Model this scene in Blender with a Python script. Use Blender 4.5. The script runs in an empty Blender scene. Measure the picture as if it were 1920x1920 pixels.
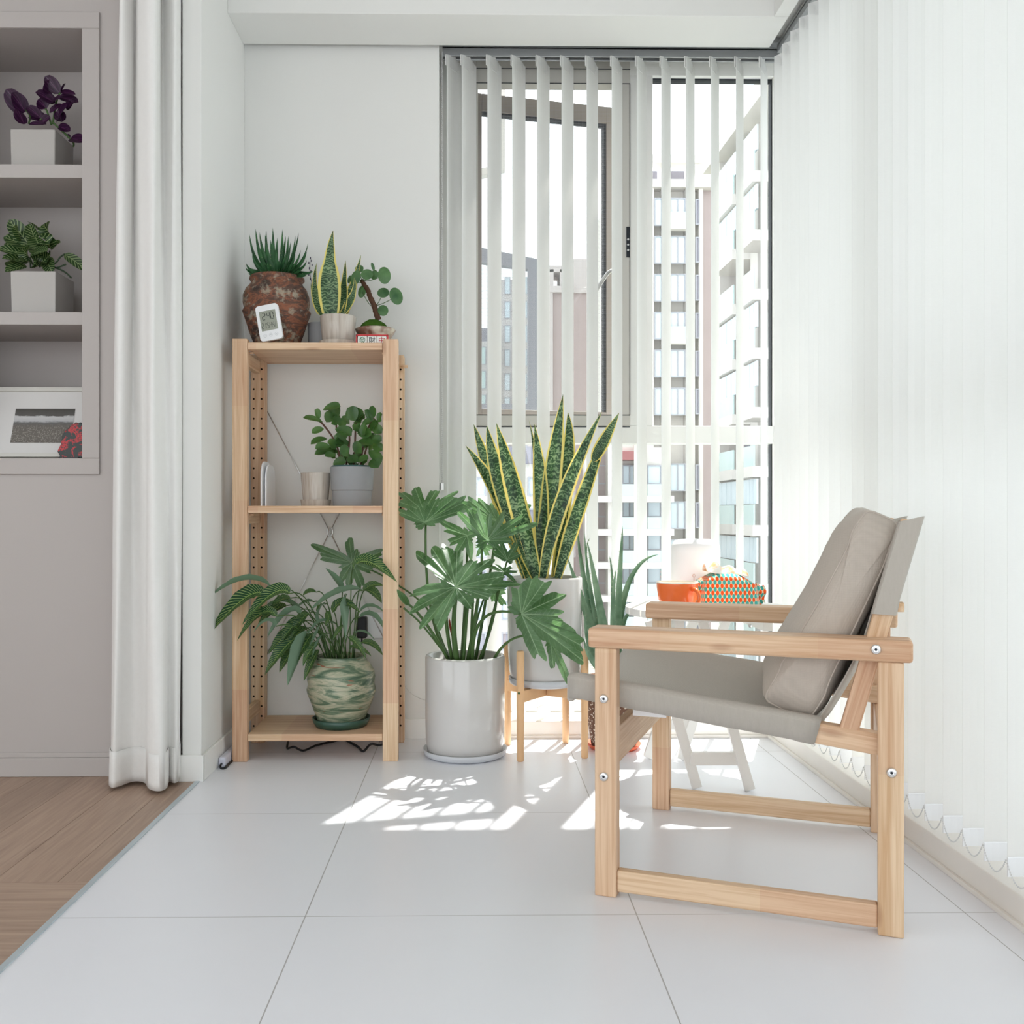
import bpy, bmesh, math, random
from mathutils import Vector, Matrix, noise
from math import pi, sin, cos, tan, sqrt, atan2, exp
S = bpy.context.scene
C = S.collection
RND = random.Random(7)

# ------------------------------------------------------------------ camera
F, CX, CY, H, YAW = 1800.0, 893 + 1800 * math.tan(.014), 966.0, .725, .014
FW = Vector((sin(YAW), cos(YAW), 0)); RT = Vector((cos(YAW), -sin(YAW), 0)); UP = Vector((0, 0, 1))
cam_d = bpy.data.cameras.new('camera'); cam = bpy.data.objects.new('camera', cam_d); C.objects.link(cam)
cam_d.sensor_width = 36; cam_d.lens = 36 * F / 1920
cam_d.shift_x = (960 - CX) / 1920; cam_d.shift_y = (CY - 960) / 1920
cam_d.clip_start = .05; cam_d.clip_end = 800
m = Matrix((RT, UP, -FW)).transposed().to_4x4(); m.translation = (0, 0, H); cam.matrix_world = m
S.camera = cam

def P(x, y, Y):
    """a point of the photograph (1920 frame) at room depth Y"""
    d = FW * F + RT * (x - CX) - UP * (y - CY)
    k = Y / d.y
    return Vector((d.x * k, Y, H + d.z * k))

# ------------------------------------------------------------------ light
S.view_settings.view_transform = 'Standard'; S.view_settings.look = 'None'
S.view_settings.gamma = 1; S.view_settings.use_curve_mapping = False
S.view_settings.exposure = 0.04
S.cycles.max_bounces = 12; S.cycles.diffuse_bounces = 8; S.cycles.transparent_max_bounces = 24
S.cycles.sample_clamp_indirect = 6; S.cycles.caustics_reflective = False; S.cycles.caustics_refractive = False
S.cycles.use_denoising = True
W = bpy.data.worlds.new('sky'); S.world = W; W.use_nodes = True
nt = W.node_tree; bg = nt.nodes['Background']
bg.inputs['Color'].default_value = (.93, .965, 1, 1); bg.inputs['Strength'].default_value = 2.7
sl = bpy.data.lights.new('sun', 'SUN'); sun = bpy.data.objects.new('sun', sl); C.objects.link(sun)
sl.energy = 15; sl.angle = .012; sl.color = (1, .96, .9)
# light travels towards -Y, a little to -X, steeply down
sun.rotation_euler = Vector((-.38, -1.0, -1.89)).to_track_quat('-Z', 'Y').to_euler()
sun.location = (3, 10, 19)

# ------------------------------------------------------------------ materials
MATS = {}
def lin(c):
    return tuple(((v / 255) / 12.92 if v / 255 <= .04045 else ((v / 255 + .055) / 1.055) ** 2.4) for v in c)
def new_mat(name):
    m = bpy.data.materials.new(name); m.use_nodes = True
    nt = m.node_tree; nt.nodes.clear()
    out = nt.nodes.new('ShaderNodeOutputMaterial')
    return m, nt, out
def N(nt, t, **kw):
    n = nt.nodes.new('ShaderNode' + t)
    for k, v in kw.items():
        if k[0] == '_': setattr(n, k[1:], v)
        else:
            key = {'i0': 0, 'i1': 1, 'i2': 2}.get(k, k.replace('_', ' '))
            n.inputs[key].default_value = v
    return n
def L(nt, a, b): nt.links.new(a, b)
def ramp(nt, fac, stops, interp='LINEAR'):
    r = nt.nodes.new('ShaderNodeValToRGB'); r.color_ramp.interpolation = interp
    e = r.color_ramp.elements
    while len(e) < len(stops): e.new(.5)
    for k, (p, c) in enumerate(stops):
        e[k].position = p; e[k].color = (*c, 1)
    L(nt, fac, r.inputs[0]); return r.outputs[0]
def M_(nt, op, a, b=None):
    n = nt.nodes.new('ShaderNodeMath'); n.operation = op
    for k, v in enumerate((a, b)):
        if v is None: continue
        if isinstance(v, (int, float)): n.inputs[k].default_value = v
        else: L(nt, v, n.inputs[k])
    return n.outputs[0]
def mixc(nt, f, a, b):
    n = nt.nodes.new('ShaderNodeMix'); n.data_type = 'RGBA'
    for s, v in ((0, f), (6, a), (7, b)):
        if isinstance(v, (int, float)): n.inputs[s].default_value = v
        elif isinstance(v, tuple): n.inputs[s].default_value = (*v[:3], 1)
        else: L(nt, v, n.inputs[s])
    return n.outputs[2]
def bsdf(nt, out, col, rough=.5, spec=.5, metal=0, **kw):
    b = nt.nodes.new('ShaderNodeBsdfPrincipled')
    if isinstance(col, tuple): b.inputs['Base Color'].default_value = (*col[:3], 1)
    else: L(nt, col, b.inputs['Base Color'])
    if isinstance(rough, (int, float)): b.inputs['Roughness'].default_value = rough
    else: L(nt, rough, b.inputs['Roughness'])
    b.inputs['Specular IOR Level'].default_value = spec; b.inputs['Metallic'].default_value = metal
    for k, v in kw.items(): b.inputs[k.replace('_', ' ')].default_value = v
    L(nt, b.outputs[0], out.inputs[0]); return b
def bump(nt, b, h, strength=.3, dist=.002):
    n = nt.nodes.new('ShaderNodeBump'); n.inputs['Strength'].default_value = strength; n.inputs['Distance'].default_value = dist
    L(nt, h, n.inputs['Height']); L(nt, n.outputs[0], b.inputs['Normal'])
def objco(nt, scale=(1, 1, 1), rand=0.0):
    tc = nt.nodes.new('ShaderNodeTexCoord'); mp = nt.nodes.new('ShaderNodeMapping')
    L(nt, tc.outputs['Object'], mp.inputs[0]); mp.inputs['Scale'].default_value = scale
    if rand:
        oi = nt.nodes.new('ShaderNodeObjectInfo')
        L(nt, M_(nt, 'MULTIPLY', oi.outputs['Random'], rand), mp.inputs['Location'])
    return mp.outputs[0]
def noise_(nt, vec, scale, detail=3, rough=.5, dist=0.0):
    n = N(nt, 'TexNoise', Scale=scale, Detail=detail, Roughness=rough, Distortion=dist)
    if vec is not None: L(nt, vec, n.inputs['Vector'])
    return n.outputs['Fac']
def plain(name, col, rough=.5, spec=.5, metal=0, var=.04, nscale=6, **kw):
    if name in MATS: return MATS[name]
    m, nt, out = new_mat(name)
    f = noise_(nt, objco(nt), nscale, 3)
    c = mixc(nt, f, tuple(v * (1 - var) for v in col), tuple(min(1, v * (1 + var)) for v in col))
    bsdf(nt, out, c, rough, spec, metal, **kw)
    MATS[name] = m; return m

def m_pine(axis):
    nm = 'pine_' + 'xyz'[axis]
    if nm in MATS: return MATS[nm]
    m, nt, out = new_mat(nm)
    sc = [1.0] * 3; sc[axis] = .028
    v = objco(nt, tuple(sc), 3.1)
    a = noise_(nt, v, 150, 3, .55, .6)
    g = noise_(nt, v, 30, 2, .5, .9)
    # finger-jointed blocks along the board
    sc2 = [0.0] * 3; sc2[axis] = 3.6
    v2 = objco(nt, tuple(sc2), 7.7)
    fl = nt.nodes.new('ShaderNodeVectorMath'); fl.operation = 'FLOOR'; L(nt, v2, fl.inputs[0])
    wn = nt.nodes.new('ShaderNodeTexWhiteNoise'); L(nt, fl.outputs[0], wn.inputs[0])
    oi = nt.nodes.new('ShaderNodeObjectInfo')
    light = mixc(nt, wn.outputs[0], lin((224, 198, 166)), lin((216, 182, 152)))
    dark = mixc(nt, wn.outputs[0], lin((198, 162, 124)), lin((188, 144, 114)))
    f = M_(nt, 'ADD', M_(nt, 'MULTIPLY', a, .55), M_(nt, 'MULTIPLY', g, .45))
    f2 = nt.nodes.new('ShaderNodeMapRange'); f2.inputs['From Min'].default_value = .40; f2.inputs['From Max'].default_value = .63
    L(nt, f, f2.inputs[0])
    c = mixc(nt, f2.outputs[0], light, dark)
    # occasional knots
    vk = nt.nodes.new('ShaderNodeTexVoronoi'); vk.inputs['Scale'].default_value = 8
    sck = [1.6] * 3; sck[axis] = .5
    L(nt, objco(nt, tuple(sck), 5.3), vk.inputs['Vector'])
    k = ramp(nt, vk.outputs['Distance'], [(0, (1, 1, 1)), (.07, (.6, .6, .6)), (.12, (0, 0, 0))])
    c = mixc(nt, M_(nt, 'MULTIPLY', k, .55), c, lin((140, 92, 66)))
    b = bsdf(nt, out, c, .5, .35); bump(nt, b, f, .08, .001)
    MATS[nm] = m; return m

def m_fabric(name, c1, c2, scale=900, trans=0.0, rough=.9):
    if name in MATS: return MATS[name]
    m, nt, out = new_mat(name)
    v = objco(nt)
    w1 = N(nt, 'TexWave', Scale=scale / 6.28 * 2, Distortion=1.0); w1.bands_direction = 'X'
    w2 = N(nt, 'TexWave', Scale=scale / 6.28 * 2, Distortion=1.0); w2.bands_direction = 'Z'
    w3 = N(nt, 'TexWave', Scale=scale / 6.28 * 2, Distortion=1.0); w3.bands_direction = 'Y'
    for w in (w1, w2, w3): L(nt, v, w.inputs['Vector'])
    n = noise_(nt, objco(nt, (1, 1, .2)), 220, 4, .7)
    s = M_(nt, 'ADD', M_(nt, 'ADD', w1.outputs['Fac'], w2.outputs['Fac']), w3.outputs['Fac'])
    f = M_(nt, 'ADD', M_(nt, 'MULTIPLY', s, .2), M_(nt, 'MULTIPLY', n, .4))
    c = mixc(nt, f, c1, c2)
    b = bsdf(nt, out, c, rough, .15); bump(nt, b, s, .25, .0006)
    b.inputs['Sheen Weight'].default_value = .15
    if trans:
        t = nt.nodes.new('ShaderNodeBsdfTranslucent'); L(nt, c, t.inputs[0])
        mx = nt.nodes.new('ShaderNodeMixShader'); mx.inputs[0].default_value = trans
        L(nt, b.outputs[0], mx.inputs[1]); L(nt, t.outputs[0], mx.inputs[2]); L(nt, mx.outputs[0], out.inputs[0])
    MATS[name] = m; return m

def m_thin(name, col, trans=.4, rough=.5, spec=.4, colnode=None):
    """leaf or cloth that lets light through"""
    m, nt, out = new_mat(name)
    c = colnode(nt) if colnode else col
    b = bsdf(nt, out, c, rough, spec)
    t = nt.nodes.new('ShaderNodeBsdfTranslucent')
    if isinstance(c, tuple): t.inputs[0].default_value = (*[min(1, v * 1.5) for v in c[:3]], 1)
    else:
        h = nt.nodes.new('ShaderNodeHueSaturation'); h.inputs['Value'].default_value = 2.5; h.inputs['Saturation'].default_value = 1.15
        h.inputs['Hue'].default_value = .465
        L(nt, c, h.inputs['Color']); L(nt, h.outputs[0], t.inputs[0])
    mx = nt.nodes.new('ShaderNodeMixShader'); mx.inputs[0].default_value = trans
    L(nt, b.outputs[0], mx.inputs[1]); L(nt, t.outputs[0], mx.inputs[2]); L(nt, mx.outputs[0], out.inputs[0])
    MATS[name] = m; return m

def m_glass(name, tint=(.96, .98, .98), refl=.06, rough=0.0):
    if name in MATS: return MATS[name]
    m, nt, out = new_mat(name)
    t = nt.nodes.new('ShaderNodeBsdfTransparent'); t.inputs[0].default_value = (*tint, 1)
    g = nt.nodes.new('ShaderNodeBsdfGlossy'); g.inputs['Roughness'].default_value = rough
    mx = nt.nodes.new('ShaderNodeMixShader'); mx.inputs[0].default_value = refl
    L(nt, t.outputs[0], mx.inputs[1]); L(nt, g.outputs[0], mx.inputs[2]); L(nt, mx.outputs[0], out.inputs[0])
    MATS[name] = m; return m

def uvsep(nt):
    tc = nt.nodes.new('ShaderNodeTexCoord'); s = nt.nodes.new('ShaderNodeSeparateXYZ'); L(nt, tc.outputs['UV'], s.inputs[0])
    return s.outputs[0], s.outputs[1], tc.outputs['UV']

def col_snake(nt):
    u, v, uv = uvsep(nt)
    e = M_(nt, 'ABSOLUTE', M_(nt, 'SUBTRACT', u, .5))                      # 0 centre .5 edge
    n = noise_(nt, objco(nt), 60, 3)
    oi = nt.nodes.new('ShaderNodeObjectInfo')
    ph = M_(nt, 'ADD', M_(nt, 'MULTIPLY', v, 190), M_(nt, 'ADD', M_(nt, 'MULTIPLY', n, 22), M_(nt, 'MULTIPLY', M_(nt, 'SINE', M_(nt, 'MULTIPLY', u, 17)), .9)))
    w = M_(nt, 'SINE', ph)
    n2 = noise_(nt, objco(nt), 25, 3)
    f = M_(nt, 'ADD', M_(nt, 'MULTIPLY', w, .24), n2)
    g = ramp(nt, f, [(.15, lin((22, 46, 30))), (.5, lin((50, 84, 52))), (.85, lin((128, 154, 114)))])
    edge = ramp(nt, M_(nt, 'ADD', e, M_(nt, 'MULTIPLY', n, .05)), [(.39, (0, 0, 0)), (.415, (1, 1, 1))])
    return mixc(nt, edge, g, lin((216, 204, 116)))
def col_calathea(nt):
    u, v, uv = uvsep(nt)
    e = M_(nt, 'ABSOLUTE', M_(nt, 'SUBTRACT', u, .5))
    w = M_(nt, 'SINE', M_(nt, 'SUBTRACT', M_(nt, 'MULTIPLY', v, 120), M_(nt, 'MULTIPLY', e, 34)))
    f = ramp(nt, w, [(.45, lin((28, 66, 38))), (.75, lin((50, 92, 50))), (.95, lin((150, 176, 110)))])
    geo = nt.nodes.new('ShaderNodeNewGeometry')
    mid = ramp(nt, e, [(.01, (1, 1, 1)), (.035, (0, 0, 0))])
    top = mixc(nt, mid, f, lin((140, 170, 100)))
    return mixc(nt, geo.outputs['Backfacing'], top, lin((104, 130, 108)))
def col_veined(dark, light, freq=60, amt=.5):
    def fn(nt):
        u, v, uv = uvsep(nt)
        e = M_(nt, 'ABSOLUTE', M_(nt, 'SUBTRACT', u, .5))
        w = M_(nt, 'SINE', M_(nt, 'SUBTRACT', M_(nt, 'MULTIPLY', v, freq), M_(nt, 'MULTIPLY', e, 22)))
        f = ramp(nt, w, [(.55, (0, 0, 0)), (.97, (amt, amt, amt))])
        n = noise_(nt, objco(nt), 30, 2)
        base = mixc(nt, n, tuple(c * .7 for c in dark), tuple(c * 1.35 for c in dark))
        c = mixc(nt, f, base, light)
        mid = ramp(nt, e, [(.012, (.8, .8, .8)), (.035, (0, 0, 0))])
        return mixc(nt, mid, c, light)
    return fn
def col_philo(nt):
    u, v, uv = uvsep(nt)
    n = noise_(nt, objco(nt), 14, 3)
    base = ramp(nt, n, [(.3, lin((46, 82, 46))), (.7, lin((86, 118, 86)))])
    vein = ramp(nt, M_(nt, 'ABSOLUTE', u), [(.03, (.5, .5, .5)), (.08, (0, 0, 0))])
    c = mixc(nt, vein, base, lin((140, 166, 136)))
    side = M_(nt, 'SINE', M_(nt, 'SUBTRACT', M_(nt, 'MULTIPLY', v, 60), M_(nt, 'MULTIPLY', M_(nt, 'ABSOLUTE', u), 9)))
    c = mixc(nt, ramp(nt, side, [(.8, (0, 0, 0)), (1.0, (.2, .2, .2))]), c, lin((120, 150, 120)))
    tipn = ramp(nt, M_(nt, 'ADD', v, M_(nt, 'MULTIPLY', n, .12)), [(1.03, (0, 0, 0)), (1.06, (1, 1, 1))])
    return mixc(nt, tipn, c, lin((196, 150, 60)))
def col_leaf(a, b, sc=25):
    def fn(nt):
        n = noise_(nt, objco(nt), sc, 3)
        return ramp(nt, n, [(.3, a), (.7, b)])
    return fn
def col_haworthia(nt):
    n = noise_(nt, objco(nt), 160, 1)
    b = ramp(nt, noise_(nt, objco(nt), 25, 2), [(.3, lin((28, 70, 40))), (.7, lin((62, 112, 66)))])
    return mixc(nt, ramp(nt, n, [(.68, (0, 0, 0)), (.72, (.4, .4, .4))]), b, lin((150, 176, 120)))
def col_aloe(nt):
    n = noise_(nt, objco(nt), 18, 3)
    return ramp(nt, n, [(.3, lin((84, 120, 92))), (.7, lin((134, 162, 134)))])

m_thin('leaf_snake', None, .12, .42, .4, col_snake)
m_thin('leaf_calathea', None, .22, .45, .4, col_calathea)
m_thin('leaf_philodendron', None, .48, .28, .6, col_philo)
m_thin('leaf_haworthia', None, .08, .45, .4, col_haworthia)
m_thin('leaf_aloe', None, .10, .42, .4, col_aloe)
m_thin('leaf_pilea', None, .25, .4, .5, col_leaf(lin((44, 82, 50)), lin((84, 122, 78))))
m_thin('leaf_peperomia', None, .2, .3, .5, col_leaf(lin((36, 74, 36)), lin((84, 122, 66)), 14))
m_thin('leaf_purple', None, .15, .35, .4, col_veined(lin((48, 16, 48)), lin((104, 62, 98)), 8, .3))
m_thin('leaf_veined', None, .2, .35, .4, col_veined(lin((34, 62, 26)), lin((150, 170, 120)), 46, .85))

def m_wall():
    m, nt, out = new_mat('white_wall_paint')
    n = noise_(nt, objco(nt), 300, 2)
    c = mixc(nt, noise_(nt, objco(nt), 1.2, 2), (.72, .72, .70), (.75, .75, .73))
    b = bsdf(nt, out, c, .75, .3); bump(nt, b, n, .04, .0005); MATS['wall'] = m
m_wall()
def m_tile():
    m, nt, out = new_mat('pale_grey_floor_tile')
    tc = nt.nodes.new('ShaderNodeTexCoord'); s = nt.nodes.new('ShaderNodeSeparateXYZ'); L(nt, tc.outputs['Object'], s.inputs[0])
    def joint(o, off, wd):
        a = M_(nt, 'PINGPONG', M_(nt, 'SUBTRACT', o, off), .3)
        return M_(nt, 'LESS_THAN', a, wd)
    j = M_(nt, 'MAXIMUM', joint(s.outputs[0], -.133 - 3.0, .0011), joint(s.outputs[1], 1.829 - 6.0, .0009))
    n = noise_(nt, tc.outputs['Object'], 2.2, 4, .6)
    base = mixc(nt, n, lin((224, 225, 231)), lin((230, 231, 236)))
    sp = ramp(nt, noise_(nt, tc.outputs['Object'], 40, 5, .8), [(.66, (0, 0, 0)), (.72, (.14, .14, .14))])
    base = mixc(nt, sp, base, lin((196, 196, 198)))
    c = mixc(nt, j, base, lin((168, 166, 166)))
    r = M_(nt, 'ADD', M_(nt, 'MULTIPLY', noise_(nt, tc.outputs['Object'], 3, 3), .08), .27)
    b = bsdf(nt, out, c, r, .5); bump(nt, b, M_(nt, 'SUBTRACT', 1.0, j), .6, .0008); MATS['tile'] = m
m_tile()
def m_oak():
    m, nt, out = new_mat('grey_oak_parquet')
    geo = nt.nodes.new('ShaderNodeNewGeometry')
    u, v, uv = uvsep(nt)
    mp = nt.nodes.new('ShaderNodeMapping'); L(nt, uv, mp.inputs[0]); mp.inputs['Scale'].default_value = (60, 3, 1)
    cm = nt.nodes.new('ShaderNodeCombineXYZ'); L(nt, M_(nt, 'MULTIPLY', geo.outputs['Random Per Island'], 30), cm.inputs[0]); L(nt, cm.outputs[0], mp.inputs['Location'])
    n = noise_(nt, mp.outputs[0], 1.2, 4, .6, .8)
    a = ramp(nt, n, [(.3, lin((146, 122, 106))), (.7, lin((170, 146, 128)))])
    h = nt.nodes.new('ShaderNodeHueSaturation'); L(nt, a, h.inputs['Color'])
    L(nt, M_(nt, 'ADD', M_(nt, 'MULTIPLY', geo.outputs['Random Per Island'], .18), .92), h.inputs['Value'])
    b = bsdf(nt, out, h.outputs[0], .42, .4); bump(nt, b, n, .1, .0006); MATS['oak'] = m
m_oak()
def m_slat():
    m, nt, out = new_mat('white_blind_fabric')
    n = noise_(nt, objco(nt, (1, 1, 6)), 120, 3)
    c = mixc(nt, n, (.84, .84, .83), (.89, .89, .88))
    b = bsdf(nt, out, c, .8, .2)
    t = nt.nodes.new('ShaderNodeBsdfTranslucent'); t.inputs[0].default_value = (.93, .93, .92, 1)
    mx = nt.nodes.new('ShaderNodeMixShader'); mx.inputs[0].default_value = .42
    L(nt, b.outputs[0], mx.inputs[1]); L(nt, t.outputs[0], mx.inputs[2]); L(nt, mx.outputs[0], out.inputs[0]); MATS['slat'] = m
m_slat()

# ------------------------------------------------------------------ mesh helpers
class MB:
    def __init__(s): s.v = []; s.f = []; s.uv = {}; s.smooth = True; s.mi = []
    def add(s, vs, fs, uvs=None, mi=0):
        o = len(s.v); s.v += [Vector(p) for p in vs]
        for f in fs: s.f.append(tuple(i + o for i in f)); s.mi.append(mi)
        if uvs:
            for i, w in enumerate(uvs): s.uv[o + i] = w
        return s
    def box(s, a, b, mi=0):
        x0, y0, z0 = (min(a[i], b[i]) for i in range(3)); x1, y1, z1 = (max(a[i], b[i]) for i in range(3))
        vs = [(x0, y0, z0), (x1, y0, z0), (x1, y1, z0), (x0, y1, z0), (x0, y0, z1), (x1, y0, z1), (x1, y1, z1), (x0, y1, z1)]
        return s.add(vs, [(0, 3, 2, 1), (4, 5, 6, 7), (0, 1, 5, 4), (1, 2, 6, 5), (2, 3, 7, 6), (3, 0, 4, 7)], mi=mi)
    def prism(s, pts, off, mi=0):
        """pts: closed 3D outline, extruded by the vector off"""
        n = len(pts); pts = [Vector(p) for p in pts]; off = Vector(off)
        vs = pts + [p + off for p in pts]
        nrm = Vector((0, 0, 0))
        for i in range(n): nrm += (pts[i]).cross(pts[(i + 1) % n])
        fl = nrm.dot(off) > 0
        fs = [tuple(range(n)), tuple(range(2 * n - 1, n - 1, -1))] + [(i, i + n, (i + 1) % n + n, (i + 1) % n) for i in range(n)]
        if fl: fs = [tuple(reversed(f)) for f in fs]
        return s.add(vs, fs, mi=mi)
    def beam(s, a, b, w, t, side, mi=0):
        """bar from a to b; w across 'side' direction, t across the other"""
        a, b = Vector(a), Vector(b); d = (b - a).normalized(); sd = Vector(side); sd = (sd - d * sd.dot(d)).normalized(); o = d.cross(sd)
        pts = [a + sd * w / 2 * i + o * t / 2 * j for i, j in ((-1, -1), (1, -1), (1, 1), (-1, 1))]
        return s.prism(pts, b - a, mi)
    def tube(s, pts, r, seg=8, cap=True, closed=False, mi=0):
        pts = [Vector(p) for p in pts]; n = len(pts)
        rr = r if isinstance(r, (list, tuple)) else [r] * n
        d0 = (pts[1] - pts[0]).normalized(); up = Vector((0, 0, 1)) if abs(d0.z) < .9 else Vector((1, 0, 0))
        nrm = (up - d0 * up.dot(d0)).normalized(); vs = []
        for i in range(n):
            if closed: d = (pts[(i + 1) % n] - pts[i - 1]).normalized()
            else: d = (pts[min(i + 1, n - 1)] - pts[max(i - 1, 0)]).normalized()
            nrm = (nrm - d * nrm.dot(d)).normalized(); bn = d.cross(nrm)
            for k in range(seg):
                a = 2 * pi * k / seg; vs.append(pts[i] + (nrm * cos(a) + bn * sin(a)) * rr[i])
        fs = []
        for i in range(n if closed else n - 1):
            j = (i + 1) % n
            for k in range(seg):
                k2 = (k + 1) % seg; fs.append((i * seg + k, i * seg + k2, j * seg + k2, j * seg + k))
        if cap and not closed: fs += [tuple(reversed(range(seg))), tuple(range((n - 1) * seg, n * seg))]
        return s.add(vs, fs, mi=mi)
    def lathe(s, prof, c, seg=48, wob=None, mi=0):
        """prof: (radius, z) from the axis round to the axis; c: centre"""
        c = Vector(c); vs = []; fs = []; n = len(prof)
        for i, (r, z) in enumerate(prof):
            for k in range(seg):
                a = 2 * pi * k / seg; q = r * (wob(a, z, i) if wob else 1)
                vs.append((c.x + q * cos(a), c.y + q * sin(a), c.z + z))
        for i in range(n - 1):
            for k in range(seg):
                k2 = (k + 1) % seg; fs.append((i * seg + k, i * seg + k2, (i + 1) * seg + k2, (i + 1) * seg + k))
        fs.append(tuple(reversed(range(seg)))); fs.append(tuple(range((n - 1) * seg, n * seg)))
        return s.add(vs, fs, mi=mi)
    def sphere(s, c, r, seg=16, rings=10, mi=0):
        r = Vector(r) if isinstance(r, (list, tuple)) else Vector((r, r, r)); c = Vector(c)
        vs = [c + Vector((0, 0, -r.z))]; fs = []
        for i in range(1, rings):
            th = pi * i / rings
            for k in range(seg):
                a = 2 * pi * k / seg; vs.append(c + Vector((r.x * sin(th) * cos(a), r.y * sin(th) * sin(a), -r.z * cos(th))))
        vs.append(c + Vector((0, 0, r.z)))
        for k in range(seg):
            k2 = (k + 1) % seg; fs.append((0, 1 + k2, 1 + k)); fs.append((len(vs) - 1, 1 + (rings - 2) * seg + k, 1 + (rings - 2) * seg + k2))
            for i in range(rings - 2):
                fs.append((1 + i * seg + k, 1 + i * seg + k2, 1 + (i + 1) * seg + k2, 1 + (i + 1) * seg + k))
        return s.add(vs, fs, mi=mi)
    def build(s, name, mat, parent=None, smooth=False, bevel=0, bseg=2, origin=None, label=None, subsurf=0, solid=0, auto=False):
        org = Vector(origin) if origin is not None else None
        if org is None:
            if parent is not None: org = Vector((0, 0, 0))
            else:
                lo = Vector((min(p.x for p in s.v), min(p.y for p in s.v), min(p.z for p in s.v))); hi = Vector((max(p.x for p in s.v), max(p.y for p in s.v), max(p.z for p in s.v)))
                org = Vector(((lo.x + hi.x) / 2, (lo.y + hi.y) / 2, lo.z))
        off = Vector(parent['_w']) if parent is not None and '_w' in parent else Vector((0, 0, 0))
        me = bpy.data.meshes.new(name)
        base = org + off
        me.from_pydata([p - base for p in s.v], [], s.f)
        if s.uv:
            ul = me.uv_layers.new(name='UVMap')
            for lp in me.loops: ul.data[lp.index].uv = s.uv.get(lp.vertex_index, (0, 0))
        for mt in (mat if isinstance(mat, (list, tuple)) else [mat]): me.materials.append(mt if not isinstance(mt, str) else MATS[mt])
        for p, k in zip(me.polygons, s.mi): p.material_index = k
        if smooth:
            for p in me.polygons: p.use_smooth = True
        me.update()
        if auto: me.set_sharp_from_angle(angle=math.radians(40))
        o = bpy.data.objects.new(name, me); C.objects.link(o); o.location = org
        if parent is not None:
            o.parent = parent; o['_w'] = tuple(base)
        else: o['_w'] = tuple(base)
        if bevel:
            b = o.modifiers.new('bevel', 'BEVEL'); b.width = bevel; b.segments = bseg; b.limit_method = 'ANGLE'; b.angle_limit = math.radians(50)
        if solid:
            b = o.modifiers.new('solid', 'SOLIDIFY'); b.thickness = solid; b.offset = 0
        if subsurf:
            b = o.modifiers.new('sub', 'SUBSURF'); b.levels = subsurf; b.render_levels = subsurf
        if label: o['label'] = label
        return o
def tag(o, label, cat, group=None, kind=None):
    o['label'] = label; o['category'] = cat
    if group: o['group'] = group
    if kind: o['kind'] = kind
    return o
def empty(name, loc, label, cat, group=None, rotz=0, kind=None):
    o = bpy.data.objects.new(name, None); C.objects.link(o); o.location = loc; o.empty_display_size = .05
    o.rotation_euler = (0, 0, rotz); o['_w'] = tuple(loc) if not rotz else (0, 0, 0)
    return tag(o, label, cat, group, kind)
def struct(o):
    o['kind'] = 'structure'; return o
def bez(p0, p1, p2, n):
    p0, p1, p2 = Vector(p0), Vector(p1), Vector(p2)
    return [(p0 * (1 - t) ** 2 + p1 * 2 * t * (1 - t) + p2 * t * t) for t in (i / (n - 1) for i in range(n))]
def catmull(pts, n):
    pts = [Vector(p) for p in pts]; q = [pts[0] * 2 - pts[1]] + pts + [pts[-1] * 2 - pts[-2]]; out = []
    for i in range(1, len(q) - 2):
        a, b, c, d = q[i - 1:i + 3]
        for k in range(n):
            t = k / n
            out.append(.5 * ((2 * b) + (c - a) * t + (2 * a - 5 * b + 4 * c - d) * t * t + (3 * b - a - 3 * c + d) * t ** 3))
    out.append(pts[-1]); return out
PROF = {
    'sword': lambda t: (.55 + .45 * min(1, t * 3)) * (1 - max(0, (t - .45) / .55) ** 2.2),
    'lance': lambda t: sin(pi * min(1, t ** .75)) ** .8 if t < 1 else 0,
    'spike': lambda t: (1 - t) ** .75,
    'ovate': lambda t: sqrt(max(0, 1 - (2 * t - 1) ** 2)) * (1 + .25 * (1 - t)),
    'obovate': lambda t: sqrt(max(0, sin(pi * t ** 1.3))),
    'round': lambda t: sqrt(max(0, 1 - (2 * t - 1) ** 2)),
    'bulb': lambda t: (.62 + .38 * sin(pi * min(1, t * 1.6 + .1))) * (1 - max(0, (t - .35) / .65) ** 1.7),
}
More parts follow.
